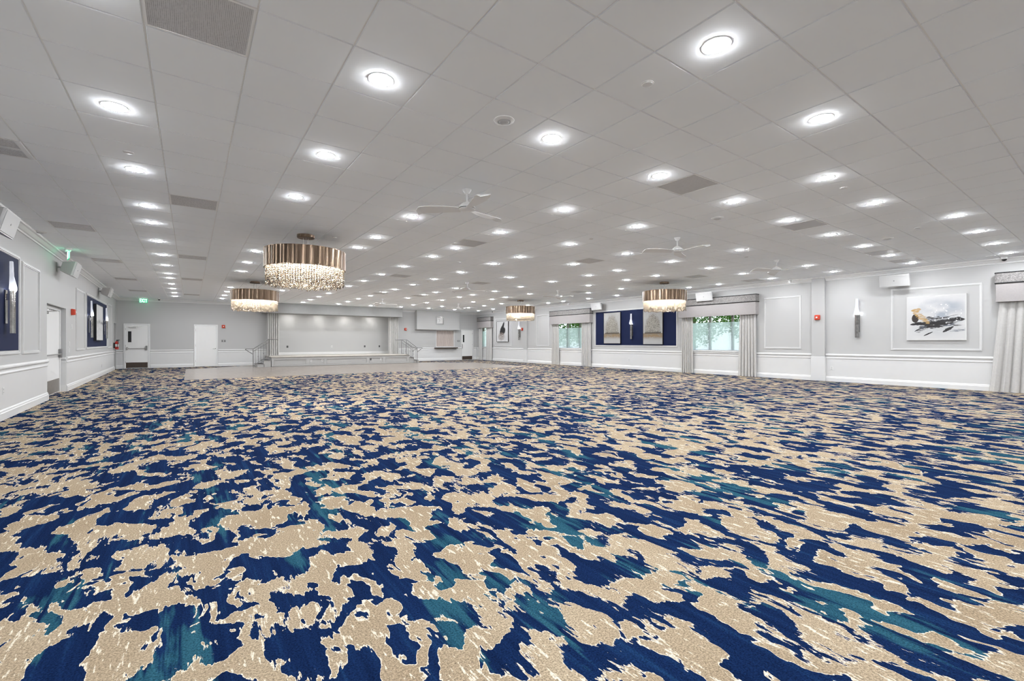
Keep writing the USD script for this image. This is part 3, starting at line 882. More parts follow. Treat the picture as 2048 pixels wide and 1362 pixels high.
# stairs
for side in (-1, 1):
    t = thing('stage_steps', 'two grey steps with dark treads at the %s end of the stage' % ('left' if side < 0 else 'right'), 'steps', (3.38 if side < 0 else 10.90, SY, 0), 0)
    for k, z in ((0, .353), (1, .177)):
        x0, x1 = (.30 * k, .30 * (k + 1) + .02)
        x0, x1 = (-x1, -x0 - .002) if side < 0 else (x0 + .002, x1)
        obj('riser_block', box(x0, x1, .06, 1.25, .006 if k == 0 or True else 0, z - .025), M_stage, t)
        obj('tread', box(x0 - .02, x1 + .0, .03, 1.26, z - .025, z, .006), M_dark if False else M_stage, t)
        obj('tread_mat', box(x0 + .02, x1 - .03, .025, 1.24, z - .002, z + .006, .002), M_dark, t, label='dark rubber tread')


def railing(lab, sx, ox, y, ext, z_in=.0):
    """Rail of the steps: local x points away from the stage."""
    t = thing('handrail', lab, 'handrail', (ox, y, 0), 0)
    e = lambda x, z: (sx * x, 0, z)
    obj('top_rail', tube([e(-.42, 1.42), e(.05, 1.42), e(.72, .93), e(1.04, .93), e(1.06, .91), e(.75, .68)], .019), M_rail, t, smooth=40)
    obj('lower_rail', tube([e(.0, 1.27), e(.72, .80)], .010, 6), M_rail, t)
    obj('bottom_rail', tube([e(.06, .58), e(.70, .10)], .010, 6), M_rail, t)
    obj('post', cyl(.019, e(.72, .006), e(.72, .93)), M_rail, t, smooth=40)
    obj('post', cyl(.019, e(.02, .53), e(.02, 1.42)), M_rail, t, smooth=40)
    for q in range(5):
        x = .14 + q * .12
        obj('baluster', cyl(.0085, e(x, .53 - .66 * (x - .10) + .01), e(x, 1.35 - .70 * (x - .02)), 8), M_rail, t)
        if q in (1, 3):
            obj('knuckle', trimesh.creation.icosphere(1, .022).apply_translation(e(x, .75 - .6 * x + .1)), M_rail, t)


railing('grey metal handrail with balusters beside the left stage steps', -1, 3.30, SY + .02, 0)
railing('front grey metal handrail beside the right stage steps', 1, 10.66, SY - .03, 0)
railing('rear grey metal handrail beside the right stage steps, partly behind the curtain', 1, 10.90, SY + 1.31, 0)

# ------------------------------------------------------------------ doors
def door(nm, side, a0, a1, ztop, lab, hinge, kick, closer=True, slit=False, bar=False, lever=False, pull=False, depth=.0, frame=True):
    m_, h = along(side, a0, a1)
    loc, r = on_wall(side, m_, 0, -depth)
    t = thing(nm, lab, 'door', loc, r, kind='structure')
    fw = .07
    obj('door_frame', cat(box(-h, -h + fw, -.10, .014, 0.0, ztop, .004), box(h - fw, h, -.10, .014, 0.0, ztop, .004), box(-h + fw - .001, h - fw + .001, -.10, .014, ztop - fw, ztop, .004)), M_trim, t)
    l0, l1 = -h + fw + .004, h - fw - .004
    holes = []
    s = 1 if hinge == 'left' else -1      # +x is the viewer's left
    if slit:
        xs = s * (-(l1) + .16) * -1 if False else -s * 0
        cx = slit
        holes = [(cx - .065, cx + .065, -1, 1, 1.27, 1.80)]
    leaf = cutbox((l0, l1, -.055, -.008, .012, ztop - fw - .004), holes)
    d = obj('door_leaf', leaf, M_door, t)
    if slit:
        obj('vision_frame', ring(cx - .08, cx + .08, 1.255, 1.815, .018, -.010, -.002), M_trim, t)
        obj('vision_pane', box(cx - .064, cx + .064, -.036, -.030, 1.271, 1.799), M_black, t, label='dark narrow window')
    if kick:
        obj('kick_plate', box(l0 + .02, l1 - .02, -.010, -.004, .03, .03 + kick[0], .001), kick[1], t, label='brown metal kick plate')
    if closer:
        obj('door_closer', cat(box(s * (h - .35) - .13, s * (h - .35) + .13, -.008, .05, ztop - fw - .14, ztop - fw - .08, .008), tube([(s * (h - .35), .05, ztop - fw - .09), (s * (h - .55), .16, ztop - fw - .07), (s * (h - .70), .02, ztop - fw - .03)], .009, 6)), M_steel if depth else M_plate, t)
    if bar:
        e0, e1 = l0 + .03, l1 - .03
        obj('push_bar', box(e0 + .03, e1 - .03, .035, .055, .955, .985, .006), M_steel, t)
        for q, big in ((e0 + .035, s > 0), (e1 - .035, s < 0)):
            obj('bar_bracket', box(q - .035, q + .035, -.008, .06, .91 if not big else .88, 1.03 if not big else 1.10, .01), M_grey if big else M_steel, t)
    if lever:
        q = lever
        obj('lever_handle', cat(cyl(.026, (q, -.008, .94), (q, .006, .94)), cyl(.010, (q, 0, .94), (q, .05, .94)), tube([(q, .05, .94), (q + s * .12, .05, .94)], .010)), M_steel, t, smooth=40)
    if pull:
        obj('pull_handle', cat(box(pull - .02, pull + .02, -.009, -.003, .80, 1.15, .002), tube([(pull, -.004, .86), (pull, .035, .86), (pull, .035, 1.09), (pull, -.004, 1.09)], .009, 6)), M_steel, t)
    for q in (.25, 1.05, 1.85):
        obj('hinge', box(s * (h - fw) - .012, s * (h - fw) + .012, -.012, -.001, q, q + .10, .003), M_steel if not lever else M_plate, t)
    return t


# far wall: local +x is the viewer's left = smaller world x
door('door_1', 'far', -2.61, -1.61, 2.175, 'white door with dark slit window and push bar at the far left corner', 'left', (.26, M_bronze), slit=.27, bar=True)
door('door_2', 'far', .15, 1.19, 2.195, 'plain white door with a lever between the far left corner and the stage', 'left', None, closer=False, lever=-.41)
door('door_3', 'far', 15.82, 16.84, 2.175, 'white door with dark slit window and brown kick plate at the far right corner', 'right', (.24, M_bronze), closer=False, slit=.30, pull=.415)
# recessed door in the left wall
door('door_4', 'left', 14.10, 16.15, 2.13, 'recessed white door with push bar and closer in the left wall', 'left', (.33, M_kick), bar=True, depth=.10)
# the white dado turns into the door recess
x0_, y1_ = -(16.2 - mid_l), .0
for nm_, (d_, z0_, z1_) in (('wainscot', (.006, .0, .80)), ('rail_return', (.040, .83, .885)), ('rail_return', (.016, .745, .785)), ('base_return', (.03, .0, .165))):
    obj(nm_, box(x0_, x0_ + d_, -.098, y1_, z0_, z1_), M_white if nm_ == 'wainscot' else M_trim, wl)
# alcove behind the left wall's end
obj('door_5', cat(box(-3.75, -3.15, 27.4, 27.45, -.05, 2.3), box(-3.80, -3.75, 27.4, 28.4, -.05, 2.3), box(-3.75, -3.15, 27.45, 28.42, 2.16, 2.3)), M_wall, label='shallow doorway recess at the end of the left wall', cat='recess', kind='structure')

# ------------------------------------------------------------------ bulkhead, hatch
obj('bulkhead', box(12.28, 15.52, 28.08, 28.43, 2.125, ZC - .009, .006), M_wall, label='boxed pale grey bulkhead above the serving hatch', cat='bulkhead', kind='structure')
t = thing('serving_hatch', 'closed tan slatted serving hatch with dark counter under the bulkhead', 'serving hatch', (14.56, YF, .90), 180)
obj('counter', box(-.87, .85, -.12, .26, -.06, -.002, .008), M_bronze, t, label='dark counter ledge')
obj('hatch_frame', ring(-.725, .725, .032, 1.220, .035, -.10, .012), M_trim, t)
for k in range(14):
    x = -.685 + k * .0979
    obj('slat', box(x + .002, x + .0945, -.09, -.07 + (.004 if k % 2 else 0), .07, 1.19, .004), M_hatch, t)
t = thing('wall_clock', 'square mirror-framed clock on the bulkhead', 'clock', (13.95, 28.08, 2.49), 180)
obj('frame', ring(-.29, .29, 0, .54, .075, 0, .035), M_chrome, t, label='mirrored square frame')
obj('face', box(-.216, .216, 0, .02, .074, .466), M_plate, t)
obj('clock_hand', cat(rot(box(-.008, .008, .02, .024, .27, .40), 35, (0, 1, 0), (0, 0, .27)), rot(box(-.006, .006, .024, .027, .27, .43), 150, (0, 1, 0), (0, 0, .27))), M_grey, t)

# switches, plaques, alarms
plates('light_switch', [((16.97, 1.70), 'white thermostat under the red alarm on the left wall', M_plate), ((16.66, 1.23), 'white switch plate right of the recessed door', M_plate), ((16.60, 1.06), 'lower white switch plate right of the recessed door', M_plate)], 'left', M_plate, .11, .12)
plates('wall_outlet', [((10.88, .47), 'white outlet low on the left wall by the picture edge', M_plate), ((23.1, .37), 'white outlet low on the left wall under the farther navy panel', M_plate)], 'left', M_plate)
plates('wall_outlet', [((5.86, .43), 'white outlet low on the wall right of the nearer pilaster', M_plate), ((14.22, .45), 'white outlet low on the wall under the right navy panel', M_plate), ((23.8, .41), 'white outlet low on the wall under the dark figure painting', M_plate)], 'right', M_plate)
plates('light_switch', [((1.445, 1.34), 'grey double switch plate right of the plain white door', M_grey), ((15.61, 1.36), 'grey double switch plate left of the far right door', M_grey)], 'far', M_plate, .19, .115)


def alarm(side, a, z, lab, n=0.):
    loc, r = on_wall(side, a, z - .08, n)
    t = thing('fire_alarm', lab, 'fire alarm', loc, r)
    obj('back_box', box(-.075, .075, 0, .05, 0, .165, .006), M_red2, t)
    obj('horn_face', box(-.068, .068, .04, .085, .006, .159, .012), M_red2, t)
    obj('strobe', box(-.026, .026, .08, .105, .055, .11, .012), M_strobe, t, label='clear strobe lens')
    return t


alarm('left', 16.95, 2.09, 'red fire alarm right of the recessed door on the left wall')
alarm('far', 1.435, 2.105, 'red fire alarm right of the plain white door')
alarm('far', 11.62, 2.13, 'red fire alarm between the stage and the bulkhead')
alarm('right', 22.78, 2.09, 'red fire alarm beside the farther wall sconce')
alarm('right', 6.235, 2.085, 'red fire alarm on the nearer pilaster', .0855)

# extinguisher
loc, r = on_wall('left', 27.2, .95, .002)
t = thing('fire_extinguisher', 'red fire extinguisher with black hose at the far left corner', 'fire extinguisher', loc, r)
obj('bracket', box(-.03, .03, 0, .05, .05, .30, .005), M_dark, t)
obj('cylinder', moved(lathe([(.0005, 0), (.06, 0), (.066, .02), (.066, .30), (.05, .345), (.022, .365), (.0005, .366)], 24), (0, .115, 0)), M_red, t, smooth=40)
obj('valve_head', cat(box(-.018, .018, .095, .135, .36, .41, .005), box(-.012, .012, .10, .23, .41, .425, .004), box(-.012, .012, .10, .21, .435, .447, .004)), M_dark, t)
obj('hose', tube([(0, .13, .385), (.05, .17, .40), (.09, .17, .34), (.085, .15, .18), (.075, .14, .06)], .011, 6), M_dark, t)
obj('label_band', moved(lathe([(.0668, .12), (.0668, .24)], 24), (0, .115, 0)), M_plate, t)


# exit signs
def exit_sign(loc, rotz, lab):
    t = thing('exit_sign', lab, 'exit sign', loc, rotz)
    obj('canopy', box(-.17, .17, -.05, .05, -.045, 0, .006), M_grid, t)
    obj('sign_plate', box(-.16, .16, -.006, .006, -.245, -.045), M_exitplate, t, label='edge-lit green plate')
    tm = meshkit.text_mesh('EXIT', .15, .004, bold=True)
    w = tm.bounds[1][0] - tm.bounds[0][0]
    for s in (1, -1):
        m = tm.copy()
        m.apply_translation((-tm.bounds[0][0] - w / 2, -.075, 0))
        m.apply_scale((min(1, .28 / w), 1, 1))
        v = m.vertices.copy()
        # reading along the viewer's right: -x when seen from +y
        m.vertices = np.stack([-s * v[:, 0], s * (.0065 + v[:, 2]), v[:, 1] - .07 - .0], 1)
        m.vertices[:, 2] += -.07
        m.fix_normals()
        obj('lettering', m, M_exit, t, label='glowing letters reading EXIT')
    return t


exit_sign((-1.84, 27.98, ZT), 180, 'green EXIT sign hanging before the far left corner')
loc, r = on_wall('left', 14.35, ZT, .30)
exit_sign(loc, r + 12, 'green EXIT sign hanging over the recessed door on the left')

# ------------------------------------------------------------------ loudspeakers
def speaker(side, a, z, lab, yaw=0., first=[None]):
    loc, r = on_wall(side, a, z)
    if first[0] is not None:
        return copy_of(first[0], loc, r, lab, 'white wall loudspeakers')
    t = first[0] = thing('wall_speaker', lab, 'loudspeaker', loc, r, 'white wall loudspeakers')
    tilt = lambda m: rot(m, -14, (1, 0, 0), (0, .15, .17))
    obj('cabinet', tilt(hull([(sx * .20, .10, z_) for sx in (-1, 1) for z_ in (.06, .28)] + [(sx * .34, .36, z_) for sx in (-1, 1) for z_ in (.0, .34)] + [(sx * .35, .33, z_) for sx in (-1, 1) for z_ in (.0, .34)])), M_speaker, t)
    obj('grille', tilt(box(-.325, .325, .36, .368, .018, .322, .003)), M_spgrille, t)
    obj('badge', tilt(box(-.014, .014, .368, .372, .155, .183, .001)), M_grey, t)
    obj('bracket', cat(box(-.05, .05, 0, .012, .06, .28, .003), tube([(0, .01, .17), (0, .12, .17)], .022)), M_speaker, t)
    return t


speaker('right', 4.18, 2.93, 'white wall loudspeaker above the grey and gold painting')
speaker('right', 10.15, 2.96, 'white wall loudspeaker above the valance of the nearer wide window')
speaker('right', 16.05, 2.95, 'white wall loudspeaker above the left end of the navy panel at right')
speaker('left', 9.55, 2.86, 'wall loudspeaker cut off by the left picture edge')
speaker('left', 15.1, 2.90, 'wall loudspeaker under the green exit sign on the left wall')
speaker('left', 22.3, 2.98, 'farther wall loudspeaker above the navy panel on the left wall')


# ------------------------------------------------------------------ sconces
def sconce(side, a, lab, n=0., first=[None]):
    loc, r = on_wall(side, a, 1.42, n)
    if first[0] is not None:
        return copy_of(first[0], loc, r, lab, 'tall wall sconces')
    t = first[0] = thing('wall_sconce', lab, 'wall light', loc, r, 'tall wall sconces')
    obj('back_plate', box(-.055, .055, 0, .02, .16, .72, .004), M_mirror, t)
    obj('bracket', box(-.03, .03, .02, .07, .55, .66, .004), M_chrome, t)
    n_ = 12
    a_ = np.linspace(0, math.pi, n_ + 1)
    pr = [(.058 * math.cos(q), .065 + .055 * math.sin(q)) for q in a_]
    obj('mirror_body', hull([(x, y, z) for x, y in pr for z in (0., .685)]), M_mirror, t, smooth=40)
    obj('collar', hull([(x * 1.12, (y - .065) * 1.12 + .065, z) for x, y in pr for z in (.685, .705)]), M_chrome, t)
    # glass sail: wide at the foot, narrow above
    V = []
    for z, w, d in ((.73, .062, .075), (.80, .056, .070), (.88, .044, .055), (.96, .036, .042), (1.20, .032, .034)):
        V.append([(-w, .055, z), (w, .055, z), (w, .055 + d, z), (-w, .055 + d, z)])
    V = np.array(V)
    k = len(V)
    F = []
    for i in range(k - 1):
        for j in range(4):
            p, q = i * 4 + j, i * 4 + (j + 1) % 4
            F += [(p, q, q + 4), (p, q + 4, p + 4)]
    F += [(0, 2, 1), (0, 3, 2), (4 * k - 4, 4 * k - 3, 4 * k - 2), (4 * k - 4, 4 * k - 2, 4 * k - 1)]
    obj('glass_shade', trimesh.Trimesh(V.reshape(-1, 3), np.array(F), process=False), M_shadeglass, t, label='white glass shade')
    obj('lamp', box(-.05, .05, .06, .125, .706, .728, .004), M_bulb, t, label='bright lamp under the shade')
    return t


M_shadeglass = usdkit.material(stage, '/World/Looks/sconce_glass', {
    't': ('translucent_bsdf', {'color': (.92, .93, .96)}), 'g': ('diffuse_bsdf', {'color': (.85, .86, .9)}), 'm': ('mix_closure', {'fac': .4}),
    'e': ('emission', {'color': (.92, .95, 1.), 'strength': .12}), 'a': ('add_closure', {})},
    [('t.BSDF', 'm.closure1'), ('g.BSDF', 'm.closure2'), ('m.closure', 'a.closure1'), ('e.emission', 'a.closure2')], surface='a.closure')
sconce('right', 5.16, 'tall mirrored wall sconce with bright shade left of the grey and gold painting')
sconce('right', 14.03, 'tall white wall sconce between the two speckled paintings', .009)
sconce('right', 23.06, 'tall wall sconce beside the dark figure painting')
sconce('left', 10.98, 'tall wall sconce on the navy panel at the left picture edge', .009)
sconce('left', 19.85, 'left-hand wall sconce on the farther navy panel of the left wall', .009)
sconce('left', 23.75, 'right-hand wall sconce on the farther navy panel of the left wall', .009)


# ------------------------------------------------------------------ paintings
def fbm2(u, v, su, sv, seed, o=5):
    return meshkit.fbm(np.stack([u * su, v * sv, np.full_like(u, seed * 3.7)], -1), o, seed)


def art_tree(u, v, seed):
    n1 = fbm2(u, v, 60, 90, seed, 3)
    n2 = fbm2(u, v, 6, 7, seed + 9)
    n3 = fbm2(u, v, 14, 40, seed + 5)
    c = (np.full(u.shape, .50) - .14 * np.clip(n2 - .2, 0, 1))[..., None] * np.array([1., .99, .96])
    low_ = np.clip((.325 - v) / .30, 0, 1) * (v < .325)
    under = np.clip(.95 - low_ * 1.15, 0, 1) * np.clip(.45 + n3, 0, 1) * (v < .325)
    c = c * (1 - under[..., None]) + np.array([.20, .155, .09]) * under[..., None]
    dome = ((u - .5) / .44) ** 2 + ((v - .42) / .50) ** 2
    inside = np.clip((1.05 - dome + .6 * (n2 - .5)) * 2.2, 0, 1) * (v > .32)
    sp = np.clip((n1 - .38) * 4, 0, 1)[..., None]
    tone = np.array([.15, .135, .105]) * (1 - sp) + np.array([.47, .44, .38]) * sp
    c = c * (1 - inside[..., None] * .9) + tone * inside[..., None] * .9
    dark = np.exp(-((v - .33 - .03 * (n3 - .5)) / .026) ** 2) * (np.abs(u - .5) < .43)
    c = c * (1 - .93 * dark[..., None]) + np.array([.04, .028, .02]) * .93 * dark[..., None]
    gold = np.clip(1 - np.abs(v - .245) / .085, 0, 1) * np.clip(n3 * 2.2 - .35, 0, 1)
    c = c * (1 - gold[..., None]) + np.array([.30, .19, .08]) * gold[..., None]
    low = np.clip((.2 - v) * 6, 0, .5)[..., None] * np.clip(n2 * 1.6 - .3, 0, 1)[..., None]
    return c * (1 - low) + np.array([.62, .62, .64]) * low


def stroke(u, v, x0, y0, x1, y1, w, n, rough=.6):
    d = np.array([x1 - x0, y1 - y0]); L = np.hypot(*d)
    t = ((u - x0) * d[0] + (v - y0) * d[1]) / L ** 2
    q = np.abs((u - x0) * -d[1] + (v - y0) * d[0]) / L
    ww = w * (np.clip(1 - (2 * np.clip(t, -.2, 1.2) - 1) ** 2, 0, 1) ** .5) * (1 + rough * 2 * (n - .5))
    return np.clip((ww - q) / (.25 * w) + .3, 0, 1) * ((t > 0) & (t < 1))


def mixc(c, m, col):
    return c * (1 - m[..., None]) + np.array(col) * m[..., None]


def art_abstract(u, v, seed):
    n, n2 = fbm2(u, v, 5, 9, 3), fbm2(u, v, 18, 50, 8)
    c = np.full(u.shape + (3,), .60)
    wash = np.clip(1 - np.abs((u - .60) / .42) ** 3 - np.abs((v - .62) / .34) ** 3, 0, 1) * np.clip(n * 2.2 - .45, 0, 1)
    c = mixc(c, wash, (.34, .37, .42))
    w2 = np.clip(1 - ((u - .5) / .5) ** 2 - ((v - .25) / .22) ** 2, 0, 1) * n
    c = mixc(c, w2, (.46, .47, .48))
    for s in ((.06, .36, .88, .42, .05), (.30, .40, .98, .45, .055), (.22, .30, .62, .31, .04), (.45, .36, .86, .40, .05), (.42, .47, .74, .51, .015), (.30, .10, .46, .19, .014), (.62, .18, .80, .30, .028), (.14, .20, .30, .30, .012), (.70, .44, .96, .46, .05)):
        c = mixc(c, stroke(u, v, *s, n2, .9), (.012, .010, .011))
    r_ = np.random.default_rng(12)
    for _ in range(34):
        x0, y0 = r_.uniform(.12, .8), r_.uniform(.18, .5)
        L_, a_ = r_.uniform(.10, .32), r_.uniform(-.05, .30)
        k_ = stroke(u, v, x0, y0, x0 + L_, y0 + L_ * a_, r_.uniform(.006, .03), n2, 1.6) * np.clip(n2 * 2.6 - .7, 0, 1)
        c = mixc(c, k_ * r_.uniform(.4, .95), [(.03, .03, .035), (.12, .14, .18), (.02, .016, .015), (.62, .63, .64)][int(r_.integers(4))])
    blob = (((u - .155) / .062) ** 2 + ((v - .50) / .095) ** 2 < 1 + .5 * (n - .5)) & (u < .215)
    c = mixc(c, blob.astype(float), (.028, .020, .016))
    g = stroke(u, v, .10, .70, .40, .37, .055, n2, 1.0) * np.clip(n2 * 2.6 - .55, 0, 1)
    g = np.maximum(g, stroke(u, v, .08, .68, .26, .70, .03, n2, 1.) * np.clip(n2 * 2.4 - .5, 0, 1))
    c = mixc(c, g, (.46, .29, .10))
    r = np.random.default_rng(4)
    for _ in range(26):
        x, y, s = r.uniform(.4, .95), r.uniform(.35, .8), r.uniform(.004, .010)
        c = mixc(c, (((u - x) / s) ** 2 + ((v - y) / (s * 1.4)) ** 2 < 1).astype(float), (.85, .85, .85))
    edge = np.clip(np.minimum(np.minimum(u, 1 - u) * 1.35, np.minimum(v, 1 - v)) / .04 - .6 * (n - .2), 0, 1)
    return mixc(c, 1 - edge, (.64, .64, .63))


def art_dark(u, v, seed):
    n, n2 = fbm2(u, v, 6, 9, 21), fbm2(u, v, 30, 40, 25)
    c = np.full(u.shape + (3,), .72)
    c = mixc(c, np.clip(1 - np.abs(u - .72) / .3, 0, 1) * n, (.55, .56, .58))
    d = np.maximum.reduce([stroke(u, v, .36, .40, .66, .97, .085, n2), stroke(u, v, .28, .45, .75, .62, .20, n2), stroke(u, v, .30, .36, .60, .80, .14, n2)])
    c = mixc(c, d, (.012, .012, .014))
    lo = np.clip(1 - ((u - .40) / .30) ** 2 - ((v - .25) / .22) ** 2, 0, 1) ** .4
    sp = np.clip(n2 * 3 - 1., 0, 1)
    c = mixc(c, lo * sp, (.10, .07, .06))
    c = mixc(c, lo * (1 - sp) * .8, (.50, .42, .37))
    e = np.minimum(np.minimum(u, 1 - u), np.minimum(v, 1 - v)) < .03
    return mixc(c, e * .7, (.8, .8, .8))


def art_land(u, v, seed):
    n, n2 = fbm2(u, v, 4, 6, 33), fbm2(u, v, 12, 22, 36)
    c = np.full(u.shape + (3,), .74) * (1 - .12 * n[..., None])
    ridge = .58 + .05 * (n - .5) - .08 * np.abs(u - .5)
    band = np.clip(1 - np.abs(v - ridge + .05) / .07, 0, 1) * np.clip(n2 * 2.4 - .6, 0, 1)
    c = mixc(c, band, (.05, .05, .055))
    return mixc(c, np.clip(n2 * 3 - 1.7, 0, 1) * (v < .5) * .6, (.2, .2, .22))


def painting(side, a0, a1, z0, z1, fn, lab, seed, frame=None, depth=.045, res=110, n0=0.):
    m_, h = along(side, a0, a1)
    H = z1 - z0
    loc, r = on_wall(side, m_, z0, n0)
    t = thing('painting', lab, 'painting', loc, r)
    f = .018 if frame is not None else 0.
    if frame is not None:
        obj('frame', cat(ring(-h, h, 0, H, .012, 0, depth + .008), box(-h + .01, h - .01, .002, .008, .01, H - .01)), frame, t)
    obj('stretched_canvas', box(-h + f, h - f, .004, depth - .0015, f, H - f), M_plate, t)
    nx, nz = max(12, int(res * min(1, 2 * h / H))), max(12, int(res * min(1, H / (2 * h))))
    if 2 * h < H:
        nz = res; nx = int(res * 2 * h / H)
    uu, vv = np.meshgrid(np.linspace(0, 1, nx + 1), np.linspace(0, 1, nz + 1))
    P = np.stack([h - f - uu * 2 * (h - f), np.full_like(uu, depth), f + vv * (H - 2 * f)], -1).reshape(-1, 3)
    P[:, 1] += .0004 * meshkit.noise(np.stack([P[:, 0] * 60, P[:, 2] * 60, P[:, 0] * 0], -1), 2)
    m = nx + 1
    i, j = np.meshgrid(np.arange(nz), np.arange(nx), indexing='ij')
    a = (i * m + j).ravel()
    F = np.vstack([np.stack([a, a + 1, a + m + 1], 1), np.stack([a, a + m + 1, a + m], 1)])
    p = obj('paint_layer', trimesh.Trimesh(P, F, process=False), M_art, t, smooth=True)
    col = np.clip((.93 if fn is art_abstract else .80) * fn(uu, vv, seed), 0, 1).reshape(-1, 3)
    UsdGeom.PrimvarsAPI(p).CreatePrimvar('art', Sdf.ValueTypeNames.Color3fArray, 'vertex').Set(Vt.Vec3fArray.FromNumpy(col.astype(np.float32)))
    return t


painting('right', 14.70, 15.80, 1.20, 2.745, art_tree, 'left one of the two speckled silver paintings on the navy panel', 2, M_black, .05, 150, .009)
painting('right', 12.28, 13.36, 1.165, 2.745, art_tree, 'right one of the two speckled silver paintings, with brighter gold band', 6, M_black, .05, 150, .009)
painting('right', 2.73, 3.97, 1.325, 2.58, art_abstract, 'unframed white abstract canvas with black strokes and gold leaf', 1, None, .05, 240)
painting('right', 24.30, 25.66, 1.30, 2.68, art_dark, 'white framed painting with a dark figure shape in the far right corner', 4, M_black, .05, 100)
painting('left', 20.95, 22.75, 1.33, 2.60, art_land, 'black framed pale painting with dark ridge between the left wall sconces', 5, M_black, .07, 100, .009)


# ------------------------------------------------------------------ windows, valances, curtains
def window(nm, a0, a1, lab, mull, z0=.92, z1=2.75, screen=2.06):
    m_, h = along('right', a0, a1)
    loc, r = on_wall('right', m_, 0)
    t = thing(nm, lab, 'window', loc, r, kind='structure')
    f = .045
    obj('window_frame', ring(-h + .002, h - .002, z0 + .002, z1 - .002, f, -.20, -.12), M_window, t)
    xs = [-h + f] + [m - m_ for m in sorted(mull)] + [h - f]
    for q in xs[1:-1]:
        obj('mullion', box(q - .035, q + .035, -.205, -.115, z0 + f - .002, z1 - f + .002, .004), M_window, t)
    for k in range(len(xs) - 1):
        g0 = xs[k] + (.034 if k else -.002)
        g1 = xs[k + 1] - (.034 if k < len(xs) - 2 else -.002)
        obj('pane', box(g0, g1, -.162, -.156, z0 + f - .002, z1 - f + .002), M_glass, t)
    obj('roller_screen', box(-h + .02, h - .02, -.075, -.0735, z0 + .03, screen), M_shade, t, label='pale see-through sun screen')
    obj('screen_bar', box(-h + .02, h - .02, -.081, -.066, z0 + .012, z0 + .032, .004), M_trim, t)
    obj('sill', box(-h - .0, h + .0, -.12, .055, z0 - .03, z0 + .004, .006), M_trim, t)
    return t


window('window_1', 26.45, 27.75, 'narrow bright window between curtains in the far right corner', [])
window('window_2', 16.86, 19.62, 'farther wide window with sun screen and two mullions', [18.66, 17.72])
window('window_3', 8.40, 11.15, 'nearer wide window with sun screen and two mullions', [10.18, 9.24])
window('window_4', -.6, 1.9, 'window behind the curtain at the right picture edge', [.9, .2])


def valance(a0, a1, lab):
    m_, h = along('right', a0, a1)
    loc, r = on_wall('right', m_, 2.29)
    t = thing('valance', lab, 'valance', loc, r, 'padded window valances')
    D = .23
    obj('linen_face', cat(box(-h, h, D - .02, D, 0, .465, .006), box(-h, -h + .02, 0, D - .015, 0, .465), box(h - .02, h, 0, D - .015, 0, .465)), M_valance, t)
    obj('patterned_band', cat(box(-h - .012, h + .012, D - .02, D + .014, .485, .725, .006), box(-h - .012, -h + .02, 0, D - .01, .485, .725), box(h - .02, h + .012, 0, D - .01, .485, .725)), M_damask, t, label='patterned silver upper band')
    for z in (.462, .722):
        obj('dark_cord', cat(box(-h - .02, h + .02, D - .02, D + .022, z, z + .028, .006), box(-h - .02, -h + .02, 0, D, z, z + .028), box(h - .02, h + .02, 0, D, z, z + .028)), M_black, t, label='dark trim cord')
    obj('top_board', box(-h + .005, h - .005, 0, D - .005, .70, .722), M_valance, t)
    return t


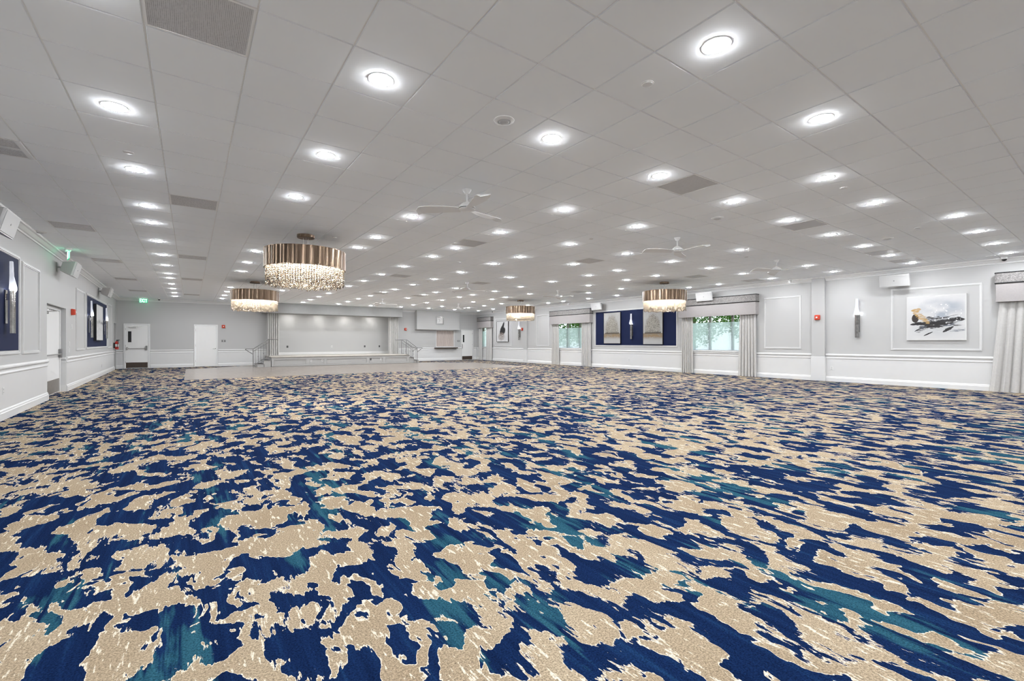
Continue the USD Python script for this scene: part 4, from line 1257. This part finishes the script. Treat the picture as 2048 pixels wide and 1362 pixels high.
valance(26.18, 27.97, 'narrow grey valance over the window in the far right corner')
valance(16.61, 19.83, 'grey valance with patterned band over the farther wide window')
valance(8.18, 11.37, 'grey valance with patterned band over the nearer wide window')
valance(-1.0, 2.17, 'grey valance cut off by the right picture edge')
ZH = 2.40
curtain('right', 27.52, 27.93, ZH, 'left curtain of the narrow far corner window', 3, 3)
curtain('right', 26.22, 26.98, ZH, 'right curtain of the narrow far corner window', 4, 4)
curtain('right', 19.20, 19.79, ZH, 'left curtain of the farther wide window', 4, 5, .66)
curtain('right', 16.67, 17.37, ZH, 'right curtain of the farther wide window', 4, 6, .72)
curtain('right', 10.80, 11.33, ZH, 'left curtain of the nearer wide window', 4, 7, .58)
curtain('right', 8.24, 8.86, ZH, 'right curtain of the nearer wide window', 4, 8, .70, .0)
curtain('right', .95, 2.12, ZH, 'tall pleated curtain at the right picture edge', 6, 9, 1.42, .06)

# ------------------------------------------------------------------ outdoors, seen through the right-hand windows
obj('lawn', box(17.6, 60, -25, 60, -.6, -.5), M_grass, label='green lawn outside the right-hand windows', cat='lawn', kind='structure')


def tree(x, y, h, rad, seed, lab):
    r = np.random.default_rng(seed)
    t = thing('garden_tree', lab, 'tree', (x, y, -.5), 0, 'trees outside the windows')
    obj('trunk', lathe([(.22, 0), (.16, .4), (.13, h * .5), (.05, h * .8), (.001, h * .82)], 10), M_bark, t, smooth=True)
    N = 7000
    d = r.normal(size=(N, 3))
    d /= np.linalg.norm(d, axis=1, keepdims=True)
    c = d * (r.uniform(.35, 1, N) ** .5)[:, None] * np.array([rad, rad, h * .42]) + np.array([0, 0, h * .60])
    s = r.uniform(.055, .12, N)
    a, b = r.normal(size=(N, 3)), r.normal(size=(N, 3))
    a /= np.linalg.norm(a, axis=1, keepdims=True)
    b -= a * (a * b).sum(1, keepdims=True)
    b /= np.linalg.norm(b, axis=1, keepdims=True)
    V = np.stack([c - a * s[:, None], c + b * s[:, None] * .5, c + a * s[:, None], c - b * s[:, None] * .5], 1).reshape(-1, 3)
    o = np.arange(N)[:, None] * 4
    F = np.vstack([o + [0, 1, 2], o + [0, 2, 3]])
    obj('foliage', trimesh.Trimesh(V, F, process=False), M_leaf, t, kind='stuff')


for k, (x, y, h, rad) in enumerate(((25, 11.5, 6.5, 2.5), (27, 17.2, 7.5, 2.6), (24, 22.8, 6., 2.3), (26, 28.2, 7., 2.6), (25.5, 34.2, 7.5, 2.9), (28, 40.5, 8, 3.0))):
    tree(x, y, h, rad, 40 + k, ['leafy tree outside, seen in the right part of the nearer wide window', 'leafy tree outside, seen in the left part of the nearer wide window', 'leafy tree outside between the two wide windows',
                                'leafy tree outside, seen in the right part of the farther wide window', 'leafy tree outside, seen in the left part of the farther wide window', 'farthest leafy tree outside beyond the far window'][k])
